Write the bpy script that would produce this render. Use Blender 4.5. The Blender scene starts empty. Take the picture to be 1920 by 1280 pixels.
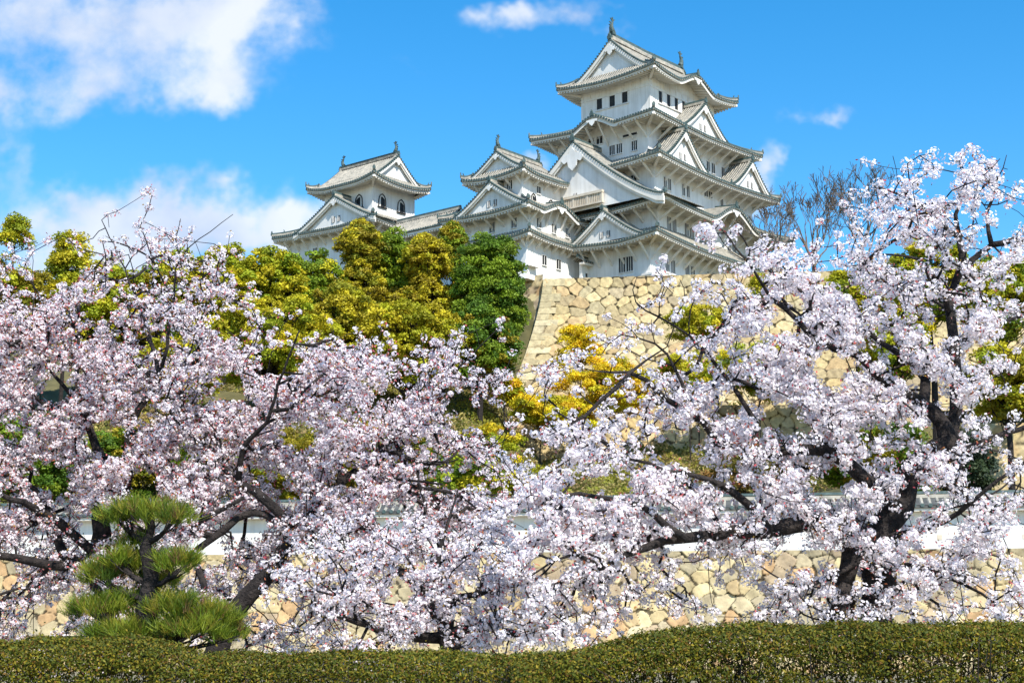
import bpy, math, random
import numpy as np
from mathutils import Vector, kdtree
R = math.radians
random.seed(7); rng = np.random.default_rng(11)
scn = bpy.context.scene
col = scn.collection

# ------------------------------------------------------------------ camera
EYE = 1.6; FOC = 55.0; FPX = 1920*FOC/36; PIT = math.atan(560/FPX)
cam_d = bpy.data.cameras.new('camera'); cam_d.lens = FOC; cam_d.sensor_width = 36; cam_d.clip_end = 6000; cam_d.clip_start = .1
cam = bpy.data.objects.new('camera', cam_d); col.objects.link(cam)
cam.location = (0, 0, EYE); cam.rotation_euler = (R(90)+PIT, 0, 0); scn.camera = cam

def ray(px, py):
    x = (px-960)/FPX; z = -(py-640)/FPX
    return np.array([x, math.cos(PIT)-z*math.sin(PIT), math.sin(PIT)+z*math.cos(PIT)])
def at(px, py, Y):                       # survey point: where a sight line meets the distance Y
    d = ray(px, py); return d*(Y/d[1])+np.array([0, 0, EYE])

# ------------------------------------------------------------------ sun, sky
SUN_AZ = R(28)      # sun stands behind the camera, to the right
SUN_EL = R(47)
sd = Vector((math.sin(SUN_AZ)*math.cos(SUN_EL), -math.cos(SUN_AZ)*math.cos(SUN_EL), math.sin(SUN_EL)))
sl = bpy.data.lights.new('sun', 'SUN'); sl.energy = 4.6; sl.angle = R(.5); sl.color = (1, .95, .87)
so = bpy.data.objects.new('sun', sl); col.objects.link(so); so.rotation_euler = sd.to_track_quat('Z', 'Y').to_euler()
scn.view_settings.view_transform = 'Standard'; scn.view_settings.look = 'None'; scn.view_settings.exposure = .62; scn.view_settings.gamma = 1

def nd(nt, t, **k):
    n = nt.nodes.new(t)
    for a, b in k.items():
        if a.startswith('i_'):
            n.inputs[a[2:].replace('_', ' ')].default_value = b
        else: setattr(n, a, b)
    return n
def mth(nt, op, a, b=None, c=None, clamp=False):
    n = nt.nodes.new('ShaderNodeMath'); n.operation = op; n.use_clamp = clamp
    for i, v in enumerate((a, b, c)):
        if v is None: continue
        if isinstance(v, (int, float)): n.inputs[i].default_value = v
        else: nt.links.new(v, n.inputs[i])
    return n.outputs[0]

w = bpy.data.worlds.new('World'); scn.world = w; w.use_nodes = True; nt = w.node_tree; nt.nodes.clear()
sky = nd(nt, 'ShaderNodeTexSky', sky_type='NISHITA', sun_disc=False, sun_elevation=SUN_EL, sun_rotation=math.pi-SUN_AZ, air_density=1.0, dust_density=.3, ozone_density=2.5)
hs = nd(nt, 'ShaderNodeHueSaturation', i_Saturation=1.42, i_Value=1.24, i_Hue=.495)
nt.links.new(sky.outputs[0], hs.inputs['Color'])
tc = nd(nt, 'ShaderNodeTexCoord'); sp = nd(nt, 'ShaderNodeSeparateXYZ'); nt.links.new(tc.outputs['Generated'], sp.inputs[0])
yy = mth(nt, 'MAXIMUM', sp.outputs[1], .05)
gx = mth(nt, 'DIVIDE', sp.outputs[0], yy); gz = mth(nt, 'DIVIDE', sp.outputs[2], yy)
cmb = nd(nt, 'ShaderNodeCombineXYZ'); nt.links.new(gx, cmb.inputs[0]); nt.links.new(gz, cmb.inputs[1])
nz = nd(nt, 'ShaderNodeTexNoise', i_Scale=11.0, i_Detail=7.0, i_Roughness=.56); nt.links.new(cmb.outputs[0], nz.inputs['Vector'])
nz2 = nd(nt, 'ShaderNodeTexNoise', i_Scale=9.0, i_Detail=5.0); nt.links.new(cmb.outputs[0], nz2.inputs['Vector'])
mask = None
wpn = nd(nt, 'ShaderNodeTexNoise', i_Scale=16.0, i_Detail=4.0, i_Roughness=.6); nt.links.new(cmb.outputs[0], wpn.inputs['Vector'])
wsp = nd(nt, 'ShaderNodeSeparateXYZ'); nt.links.new(wpn.outputs['Color'], wsp.inputs[0])
gx = mth(nt, 'ADD', gx, mth(nt, 'MULTIPLY', mth(nt, 'SUBTRACT', wsp.outputs[0], .5), .10)); gz = mth(nt, 'ADD', gz, mth(nt, 'MULTIPLY', mth(nt, 'SUBTRACT', wsp.outputs[1], .5), .075))
# soft cloud banks standing in fixed directions: (direction x, direction z, half width, half height, weight)
for (px, py, rx, ry, wt) in ((110, 50, 340, 125, .9), (400, 70, 190, 120, .62), (230, 170, 220, 45, .38), (560, 20, 130, 60, .5), (0, 180, 130, 60, .55), (410, 180, 60, 55, .4),
                             (340, 415, 250, 72, .85), (160, 420, 190, 70, .5), (520, 430, 150, 60, .5), (10, 300, 60, 70, .5), (70, 520, 300, 110, .6), (975, 38, 60, 42, .62), (1080, 48, 60, 38, .62),
                             (1130, 8, 60, 22, .35), (1550, 215, 100, 36, .95), (740, 130, 60, 25, .3), (1440, 335, 45, 55, .9), (1005, 295, 40, 30, .6), (1660, 205, 40, 18, .2), (890, 30, 90, 30, .22)):
    d = ray(px, py); cx, cz = d[0]/d[1], d[2]/d[1]
    ex = mth(nt, 'POWER', mth(nt, 'DIVIDE', mth(nt, 'SUBTRACT', gx, cx), rx/FPX), 2.0)
    ez = mth(nt, 'POWER', mth(nt, 'DIVIDE', mth(nt, 'SUBTRACT', gz, cz), ry/FPX), 2.0)
    g = mth(nt, 'MULTIPLY', mth(nt, 'EXPONENT', mth(nt, 'MULTIPLY', mth(nt, 'ADD', ex, ez), -1.1)), wt)
    mask = g if mask is None else mth(nt, 'ADD', mask, g)
det = mth(nt, 'MULTIPLY', mth(nt, 'SUBTRACT', nz.outputs[0], .5), 3.4)
mk = mth(nt, 'ADD', mask, mth(nt, 'MULTIPLY', det, mth(nt, 'MINIMUM', mth(nt, 'ADD', mask, .12), .8)))
rmp = nd(nt, 'ShaderNodeValToRGB'); rmp.color_ramp.elements[0].position = .18; rmp.color_ramp.elements[1].position = 1.0; rmp.color_ramp.interpolation = 'EASE'
nt.links.new(mk, rmp.inputs[0])
cc = nd(nt, 'ShaderNodeValToRGB'); cc.color_ramp.elements[0].position = .35; cc.color_ramp.elements[0].color = (3.1, 3.7, 5.0, 1); cc.color_ramp.elements[1].position = .6; cc.color_ramp.elements[1].color = (5.3, 5.5, 5.8, 1)
nt.links.new(nz2.outputs[0], cc.inputs[0])
# thin general veil, stronger to the left
mx = nd(nt, 'ShaderNodeMix', data_type='RGBA'); nt.links.new(mth(nt, 'MULTIPLY', rmp.outputs[0], .9), mx.inputs[0]); nt.links.new(hs.outputs[0], mx.inputs[6]); nt.links.new(cc.outputs[0], mx.inputs[7])
bg = nd(nt, 'ShaderNodeBackground', i_Strength=.12); nt.links.new(mx.outputs[2], bg.inputs[0])
wo = nd(nt, 'ShaderNodeOutputWorld'); nt.links.new(bg.outputs[0], wo.inputs[0])

# ------------------------------------------------------------------ materials
MT = {}
def mat(name, c1, c2=None, scale=1.0, rough=.85, bump=0, bscale=None, attr=None, trans=0, detail=6, spec=.3, coord='Object', mixamt=1.0, streak=0):
    m = bpy.data.materials.new(name); m.use_nodes = True; nt = m.node_tree; nt.nodes.clear()
    out = nd(nt, 'ShaderNodeOutputMaterial'); b = nd(nt, 'ShaderNodeBsdfPrincipled'); b.inputs['Roughness'].default_value = rough; b.inputs['Specular IOR Level'].default_value = spec
    tc = nd(nt, 'ShaderNodeTexCoord')
    n = nd(nt, 'ShaderNodeTexNoise', i_Scale=scale, i_Detail=float(detail), i_Roughness=.6); nt.links.new(tc.outputs[coord], n.inputs['Vector'])
    r = nd(nt, 'ShaderNodeValToRGB'); r.color_ramp.elements[0].position = .35; r.color_ramp.elements[1].position = .68
    r.color_ramp.elements[0].color = (*c1, 1); r.color_ramp.elements[1].color = (*(c2 or c1), 1); nt.links.new(n.outputs[0], r.inputs[0])
    cout = r.outputs[0]
    if streak:      # rain streaks and patches of old plaster
        mp = nd(nt, 'ShaderNodeMapping'); mp.inputs['Scale'].default_value = (2.2, 2.2, .16); nt.links.new(tc.outputs[coord], mp.inputs[0])
        n3 = nd(nt, 'ShaderNodeTexNoise', i_Scale=1.0, i_Detail=5.0, i_Roughness=.65); nt.links.new(mp.outputs[0], n3.inputs['Vector'])
        r3 = nd(nt, 'ShaderNodeValToRGB'); r3.color_ramp.elements[0].position = .33; r3.color_ramp.elements[1].position = .58; r3.color_ramp.elements[0].color = (1-streak, 1-streak*1.03, 1-streak*1.12, 1); nt.links.new(n3.outputs[0], r3.inputs[0])
        m3 = nd(nt, 'ShaderNodeMix', data_type='RGBA', blend_type='MULTIPLY'); m3.inputs[0].default_value = 1; nt.links.new(cout, m3.inputs[6]); nt.links.new(r3.outputs[0], m3.inputs[7]); cout = m3.outputs[2]
    if attr:
        at_ = nd(nt, 'ShaderNodeAttribute', attribute_name=attr)
        mm = nd(nt, 'ShaderNodeMix', data_type='RGBA', blend_type='MULTIPLY'); mm.inputs[0].default_value = 1
        nt.links.new(at_.outputs['Color'], mm.inputs[6]); nt.links.new(cout, mm.inputs[7]); cout = mm.outputs[2]
    nt.links.new(cout, b.inputs['Base Color'])
    if bump:
        n2 = nd(nt, 'ShaderNodeTexNoise', i_Scale=bscale or scale*4, i_Detail=6.0); nt.links.new(tc.outputs[coord], n2.inputs['Vector'])
        bp = nd(nt, 'ShaderNodeBump'); bp.inputs['Strength'].default_value = bump; bp.inputs['Distance'].default_value = .05
        nt.links.new(n2.outputs[0], bp.inputs['Height']); nt.links.new(bp.outputs[0], b.inputs['Normal'])
    if trans:
        tr = nd(nt, 'ShaderNodeBsdfTranslucent'); nt.links.new(cout, tr.inputs[0])
        mxs = nd(nt, 'ShaderNodeMixShader'); mxs.inputs[0].default_value = trans
        nt.links.new(b.outputs[0], mxs.inputs[1]); nt.links.new(tr.outputs[0], mxs.inputs[2]); nt.links.new(mxs.outputs[0], out.inputs[0])
    else: nt.links.new(b.outputs[0], out.inputs[0])
    MT[name] = m; return m
mat('plaster', (.72, .70, .655), (.86, .845, .81), .35, .9, .15, 3, streak=.15)
mat('plaster_trim', (.68, .635, .555), (.80, .765, .70), .8, .9, .1)
mat('timber_pale', (.55, .47, .36), (.70, .62, .50), 1.2, .9)
mat('tile_pan', (.05, .055, .055), (.12, .12, .11), 1.5, .75, .3)
mat('tile_rib', (.22, .21, .18), (.46, .42, .34), 1.8, .8, .3)
mat('tile_end', (.035, .065, .065), (.10, .14, .13), 3, .6)
mat('dark_opening', (.012, .013, .015), (.03, .03, .03), 2, .6)
mat('red_sill', (.25, .07, .04), (.35, .12, .07), 4)
mat('stone', (.62, .60, .58), (1.0, .99, .95), 2.0, .92, .7, 5, attr='col')
mat('bark', (.010, .008, .008), (.045, .036, .032), 9, .95, .9, 30)
mat('bark_grey', (.10, .085, .075), (.24, .20, .17), 5, .95, .5, 15)
mat('petal', (.97, .97, .97), (1, 1, 1), .6, .8, attr='col', trans=.36, spec=.1)
mat('bud', (.8, .8, .8), (1, 1, 1), 2, .7, attr='col', trans=.2)
mat('leaf', (.75, .75, .75), (1.15, 1.15, 1.15), .5, .6, attr='col', trans=.28, spec=.25)
mat('needle', (.8, .8, .8), (1.15, 1.15, 1.15), 3, .55, attr='col', trans=.2, spec=.3)
mat('ground', (.16, .14, .09), (.30, .26, .17), .6, .95, .5, 8)
mat('hill_soil', (.05, .05, .02), (.16, .14, .06), .35, .95, .6, 3)

# ------------------------------------------------------------------ mesh tools
def tag(o, label=None, cat=None, group=None, kind=None):
    if label: o['label'] = label
    if cat: o['category'] = cat
    if group: o['group'] = group
    if kind: o['kind'] = kind
    return o
def empty(name, loc=(0, 0, 0), rz=0):
    o = bpy.data.objects.new(name, None); o.empty_display_size = .5; col.objects.link(o); o.location = loc; o.rotation_euler = (0, 0, rz); return o
def link(name, me, parent=None, loc=None):
    o = bpy.data.objects.new(name, me); col.objects.link(o)
    if parent: o.parent = parent
    if loc is not None: o.location = loc
    return o
class MB:
    def __init__(s): s.v = []; s.f = []; s.m = []
    def add(s, vs, fs, mi=0):
        b = len(s.v); s.v.extend(vs); s.f.extend([tuple(b+i for i in f) for f in fs]); s.m.extend([mi]*len(fs) if isinstance(mi, int) else mi)
    def box(s, x0, x1, y0, y1, z0, z1, mi=0):
        s.add([(x0, y0, z0), (x1, y0, z0), (x1, y1, z0), (x0, y1, z0), (x0, y0, z1), (x1, y0, z1), (x1, y1, z1), (x0, y1, z1)],
              [(0, 3, 2, 1), (4, 5, 6, 7), (0, 1, 5, 4), (1, 2, 6, 5), (2, 3, 7, 6), (3, 0, 4, 7)], mi)
    def hexa(s, P, mi=0):   # 8 points: bottom 4, top 4
        s.add([tuple(p) for p in P], [(0, 3, 2, 1), (4, 5, 6, 7), (0, 1, 5, 4), (1, 2, 6, 5), (2, 3, 7, 6), (3, 0, 4, 7)], mi)
    def beam(s, a, b, wd, ht, mi=0):
        a = Vector(a); b = Vector(b); d = (b-a).normalized(); sx = d.cross(Vector((0, 0, 1)))
        if sx.length < 1e-3: sx = Vector((1, 0, 0))
        sx = sx.normalized()*wd/2; up = sx.cross(d).normalized()*ht/2
        s.hexa([a-sx-up, a+sx-up, b+sx-up, b-sx-up, a-sx+up, a+sx+up, b+sx+up, b-sx+up], mi)
    def sweep(s, pts, wd, ht, mi=0, z0=0):   # upright rectangular section along a path
        pts = [Vector(p) for p in pts]; ring = []
        for i, p in enumerate(pts):
            d = (pts[min(i+1, len(pts)-1)]-pts[max(i-1, 0)]); d.z = 0
            if d.length < 1e-6: d = Vector((1, 0, 0))
            sx = Vector((-d.y, d.x, 0)).normalized()*wd/2; z = Vector((0, 0, 1))
            ring.append([p-sx+z*z0, p+sx+z*z0, p+sx*.8+z*(z0+ht), p-sx*.8+z*(z0+ht)])
        vs = [tuple(q) for r_ in ring for q in r_]; fs = []
        for i in range(len(pts)-1):
            for k in range(4): fs.append((i*4+k, i*4+(k+1) % 4, (i+1)*4+(k+1) % 4, (i+1)*4+k))
        n = len(pts)-1; fs += [(3, 2, 1, 0), (n*4, n*4+1, n*4+2, n*4+3)]
        s.add(vs, fs, mi)
    def tube(s, pts, rad, n=6, mi=0):
        pts = [Vector(p) for p in pts]; vs = []; ref = None
        for i, p in enumerate(pts):
            d = (pts[min(i+1, len(pts)-1)]-pts[max(i-1, 0)])
            d = d.normalized() if d.length > 1e-9 else Vector((0, 0, 1))
            if ref is None: ref = d.orthogonal().normalized()
            ref = (ref-d*ref.dot(d))
            ref = ref.normalized() if ref.length > 1e-6 else d.orthogonal().normalized()
            bi = d.cross(ref); rr = rad[i] if hasattr(rad, '__len__') else rad
            for k in range(n):
                a = 2*math.pi*k/n; vs.append(tuple(p+ref*math.cos(a)*rr+bi*math.sin(a)*rr))
        fs = [(i*n+k, i*n+(k+1) % n, (i+1)*n+(k+1) % n, (i+1)*n+k) for i in range(len(pts)-1) for k in range(n)]
        m = len(pts)-1; fs += [tuple(reversed(range(n))), tuple(m*n+k for k in range(n))]
        s.add(vs, fs, mi)
    def build(s, name, mats, parent=None, loc=None, smooth=False):
        me = bpy.data.meshes.new(name); me.from_pydata([tuple(v) for v in s.v], [], s.f)
        for m in (mats if isinstance(mats, (list, tuple)) else [mats]): me.materials.append(MT[m])
        if len(set(s.m)) > 1: me.polygons.foreach_set('material_index', s.m)
        if smooth: me.polygons.foreach_set('use_smooth', [True]*len(s.f))
        me.update(); return link(name, me, parent, loc)

def np_mesh(name, V, nper, material, colr=None, parent=None, loc=None, F=None):
    """V (N,3); faces are consecutive groups of nper vertices, or F (M,k)"""
    me = bpy.data.meshes.new(name); V = np.ascontiguousarray(V, dtype=np.float32)
    if F is None:
        nf = len(V)//nper; idx = np.arange(nf*nper, dtype=np.int32); k = nper
    else: nf, k = F.shape; idx = np.ascontiguousarray(F.ravel(), dtype=np.int32)
    me.vertices.add(len(V)); me.vertices.foreach_set('co', V.ravel())
    me.loops.add(nf*k); me.loops.foreach_set('vertex_index', idx)
    me.polygons.add(nf); me.polygons.foreach_set('loop_start', np.arange(nf, dtype=np.int32)*k); me.polygons.foreach_set('loop_total', np.full(nf, k, dtype=np.int32))
    me.update(calc_edges=True)
    if colr is not None:
        a = me.color_attributes.new('col', 'FLOAT_COLOR', 'POINT'); c = np.ones((len(V), 4), dtype=np.float32); c[:, :3] = colr; a.data.foreach_set('color', c.ravel())
    me.materials.append(MT[material]); return link(name, me, parent, loc)

# ------------------------------------------------------------------ ground and hill
def grid_obj(name, xs, ys, zf, material, shear=False):
    X, Y = np.meshgrid(xs, ys); Z = zf(X, Y)
    if shear: Y = Y+np.clip(1-(Y-81)/35, 0, 1)*(83.35-X*14/96-81)
    V = np.stack([X, Y, Z], -1).reshape(-1, 3)
    nx, ny = len(xs), len(ys); i = np.arange((ny-1)*(nx-1)); a = (i//(nx-1))*nx+i % (nx-1)
    o = np_mesh(name, V, 4, material, F=np.stack([a, a+1, a+1+nx, a+nx], 1)); o.data.polygons.foreach_set('use_smooth', [True]*len(i)); return tag(o, kind='structure')
grid_obj('ground', np.array([-3000, -300, -100, -40, 40, 100, 300, 3000.]), np.array([-300, -20, 20, 60, 120, 400, 3000.]), lambda X, Y: X*0, 'ground')
def hill_z(X, Y):
    wob = .6*np.sin(X*.13+Y*.07)+.4*np.sin(X*.31-Y*.21)
    left = np.interp(Y, [81, 84, 110, 135, 160, 172, 182, 260, 420], [5.9, 6, 8.5, 16, 27, 34, 42, 42, 10])
    right = np.interp(Y, [81, 84, 110, 135, 160, 163.5, 165, 171, 174, 177, 182, 260, 420], [5.9, 6, 8.5, 14.5, 20, 20.6, 25.6, 26.4, 29, 41, 42, 42, 10])
    k = np.clip((X+3)/6, 0, 1)
    z = left*(1-k)+right*k+wob*np.clip((Y-86)/10, 0, 1)*np.clip((178-Y)/4, 0, 1)
    edge = np.clip((np.abs(X-10)-75)/110, 0, 1); return z*(1-edge*.85)
grid_obj('hill', np.linspace(-200, 220, 160), np.concatenate([np.linspace(81, 200, 110), np.linspace(203, 420, 30)]), hill_z, 'hill_soil', True)

# ------------------------------------------------------------------ stone walls (real relief, one stone per cell)
def stone_wall(name, label, A, B, z0, z1, batter, cell, res, tint, curve=1.6, parent=None, extA=0, extB=0):
    """face from A to B (plan, at the top) between z0 and z1; batter = how far the foot stands out"""
    A = np.array(A, float); B = np.array(B, float); L = np.linalg.norm(B-A); d = (B-A)/L; n = np.array([d[1], -d[0]])
    H = z1-z0; nu = int(L/res)+1; nv = int(H/res)+1
    U, Vv = np.meshgrid(np.linspace(0, L, nu), np.linspace(0, H, nv))
    # seeds in rough courses
    sx = []; rows = int(H/(cell*.82))+3; y = -cell
    for r_ in range(rows):
        x = -cell*random.random()*2
        while x < L+cell:
            k = .5+1.15*random.random()**1.3; sx.append((x+cell*k*.5, y+cell*.82*random.uniform(-.2, .2)+(.0 if random.random() < .75 else .28*cell))); x += cell*k*1.12
        y += cell*.82
    S = np.array(sx); kd = kdtree.KDTree(len(S))
    for i, (a, b) in enumerate(S): kd.insert((a, b*1.12, 0), i)
    kd.balance(); flat = np.stack([U.ravel(), Vv.ravel()], 1); N = len(flat)
    wx = .10*cell*np.sin(flat[:, 1]*5/cell+flat[:, 0]*2.1/cell); wy = .07*cell*np.sin(flat[:, 0]*4.3/cell)
    d1 = np.zeros(N); d3 = np.zeros(N); ids = np.zeros(N, int); d2 = np.zeros(N)
    for i in range(N):
        r2 = kd.find_n((flat[i, 0]+wx[i], (flat[i, 1]+wy[i])*1.12, 0), 3); d1[i] = r2[0][2]; d2[i] = r2[1][2]; ids[i] = r2[0][1]; d3[i] = r2[2][2]
    sep = np.array([0.0]*N); e = (d2-d1)/cell
    fr = np.clip(e/.075, 0, 1); fr = fr*fr*(3-2*fr)
    g = np.random.default_rng(5); hole = (((d3-d1)/cell < .20) & (np.sin(ids*12.9)+np.sin(flat[:, 0]*1.7+flat[:, 1]*2.3) > -.4)).astype(float); fr = fr*(1-.9*hole); tilt = g.normal(0, .15, (len(S), 2)); push = g.uniform(0, .2, len(S))*cell
    rel = fr*(.05*cell)+push[ids]*fr*.35+.02*cell*np.sin(flat[:, 0]*7.3+ids)*np.sin(flat[:, 1]*6.1+ids*2)+.5*((flat[:, 0]-S[ids, 0])*tilt[ids, 0]+(flat[:, 1]-S[ids, 1])*tilt[ids, 1])*fr
    t = 1-flat[:, 1]/H; out = batter*t**curve+rel
    al = flat[:, :1]+(-extA*(1-flat[:, :1]/L)+extB*flat[:, :1]/L)*(t[:, None]**curve)
    P = A[None]+d[None]*al+n[None]*out[:, None]; V = np.column_stack([P, z0+flat[:, 1]])
    pal = np.array(tint); cc = pal[g.integers(0, len(pal), len(S))]*g.uniform(.76, 1.1, (len(S), 1))
    C = cc[ids]*(.16+.84*np.clip(fr*1.25-.1, 0, 1))[:, None]
    i = np.arange((nv-1)*(nu-1)); a = (i//(nu-1))*nu+i % (nu-1); F = np.stack([a, a+1, a+1+nu, a+nu], 1)
    # cap going back over the wall
    o = np_mesh(name, V, 4, 'stone', C, parent, F=F)
    if label: tag(o, label, 'stone wall')
    return o
PALE = [(.66, .53, .28), (.58, .47, .26), (.70, .57, .32), (.50, .41, .26), (.64, .47, .25), (.66, .51, .26), (.58, .47, .27), (.66, .56, .34), (.54, .43, .25)]
WARM = [(.66, .52, .28), (.60, .45, .24), (.68, .56, .33), (.54, .45, .29), (.60, .39, .20), (.64, .53, .31), (.54, .45, .28), (.60, .51, .33), (.66, .54, .30), (.52, .40, .26)]
WX0, WY0, WX1, WY1 = 3.8, 175.9, 62.0, 168.6     # top edge of the great base
def multi_wall(name, label, segs):
    e = empty(name, (0, 0, 0)); tag(e, label, 'stone wall')
    for (nm, a) in segs: stone_wall(nm, None, *a[:9], parent=e, extA=(a[10] if len(a) > 9 else 0), extB=(a[11] if len(a) > 9 else 0))
    return e
gw = multi_wall('stone_wall', 'great sloping pale stone base right under the main castle tower', [
    ('front_face', ((WX0, WY0), (WX1, WY1), 25.5, 42.5, 6.2, 1.45, .075, PALE, 1.45, None, 4.4, 0)),
    ('side_face', ((WX0-2, WY0+24), (WX0, WY0), 25.5, 42.5, 5.6, 1.25, .3, WARM, 1.45, None, 0, 5.2))])
m = MB()
zc = 25.6; k = 0
dA = np.array([WX1-WX0, WY1-WY0]); dA /= np.linalg.norm(dA); nA = np.array([dA[1], -dA[0]]); dB = np.array([-2, 24.]); dB /= np.linalg.norm(dB); nB = np.array([-dB[1], dB[0]])
if nB[0] > 0: nB = -nB
def corner_pt(z):
    t = 1-(z-25.5)/17.0; oa = 6.2*t**1.45+.2; ob = 5.6*t**1.45+.2
    # intersection of the two offset faces
    p1 = np.array([WX0, WY0])+nA*oa; p2 = np.array([WX0, WY0])+nB*ob
    Mx = np.array([dA, -dB]).T; s = np.linalg.solve(Mx, p2-p1); return p1+dA*s[0]
while zc < 42.3:
    h = random.uniform(.7, 1.0); z1 = min(zc+h-.04, 42.45); la, lb = ((2.3, 1.1) if k % 2 else (1.2, 2.2)); la *= random.uniform(.85, 1.2)
    c0 = corner_pt(zc+.03); c1 = corner_pt(z1)
    def q(c): return [c, c+dA*la, c+dA*la+dB*lb*.9, c+dB*lb]
    P = [(*p, zc) for p in q(c0)]+[(*p, z1) for p in q(c1)]
    m.hexa(P); zc += h; k += 1
o = m.build('corner_stones', 'stone', gw)
ca = o.data.color_attributes.new('col', 'FLOAT_COLOR', 'POINT'); cv = np.ones((len(o.data.vertices), 4), np.float32)
for i in range(0, len(cv), 8): cv[i:i+8, :3] = np.array(random.choice([(.62, .53, .32), (.56, .48, .29), (.64, .56, .36)]))*random.uniform(.88, 1.08)
ca.data.foreach_set('color', cv.ravel())
stone_wall('stone_wall', 'sunlit orange stone base under the white west turret, half hidden by dark tree', (-32, 196), (3.6, 176.6), 27, 43.2, 4.5, 1.1, .3, WARM)
stone_wall('stone_wall', 'small rough stone terrace wall below foot of the great stone base', (-7, 164), (42, 162.5), 19.2, 25.9, 1.6, 1.5, .1, PALE)
stone_wall('stone_wall', 'long low stone retaining wall under the white plaster wall, behind cherry trees', (-48, 90), (48, 76), 0, 6.15, 1.5, .86, .052, WARM)
stone_wall('stone_wall', 'cream stone wall at far right behind the evergreen trees', (36, 131), (62, 128), 12, 19.5, 1.5, 1.3, .25, PALE)

# ------------------------------------------------------------------ castle roofs
P_RIB = .40
ROFF = ((0, 0), (.28, 0), (.40, .10), (.60, .10), (.72, 0))
def cols_for(L, off=0):
    out = []; n = int(L/P_RIB)+1; p = L/n
    for i in range(n):
        for j, (a, z) in enumerate(ROFF): out.append((i*p+a*p, z, j))
    out.append((L, 0, 0)); return out, p, n
def ornament(m, p, d, s=1.0, mi=2):      # ridge end tile: shield with two horns, facing direction d (2d)
    p = Vector(p); d = Vector((d[0], d[1], 0)).normalized(); t = Vector((-d.y, d.x, 0)); z = Vector((0, 0, 1))
    prof = [(-.30, -.1), (-.34, .25), (-.2, .45), (-.16, .72), (-.05, .5), (.0, .95), (.05, .5), (.16, .72), (.2, .45), (.34, .25), (.30, -.1)]
    n = len(prof); vs = [tuple(p+t*a*s+z*b*s+d*.12*s) for a, b in prof]+[tuple(p+t*a*s+z*b*s-d*.12*s) for a, b in prof]
    fs = [tuple(range(n)), tuple(reversed(range(n, 2*n)))]+[(i, i+n, (i+1) % n+n, (i+1) % n) for i in range(n)]
    m.add(vs, fs, mi)
def bird_tile(m, p, d, s=1.0, mi=2):    # curled corner tile
    p = Vector(p); d = Vector((d[0], d[1], 0)).normalized(); z = Vector((0, 0, 1))
    m.tube([p, p+d*.12*s+z*.2*s, p+d*.1*s+z*.42*s, p+d*.3*s+z*.6*s], [.16*s, .14*s, .09*s, .03*s], 6, mi)
def ridge_bar(m, pts, w_=.36, h=.42):
    m.sweep(pts, w_, h*.6, 1, -.05); m.sweep([(p[0], p[1], p[2]+h*.54) for p in pts], w_*.8, h*.46, 2)
SIDES = 'SENW'
def side(rect, k):
    u0, v0, u1, v1 = rect
    return {'S': ((u0, v0), (1, 0), (0, 1), u1-u0), 'E': ((u1, v0), (0, 1), (-1, 0), v1-v0), 'N': ((u1, v1), (-1, 0), (0, -1), u1-u0), 'W': ((u0, v1), (0, -1), (1, 0), v1-v0)}[k]
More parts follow.
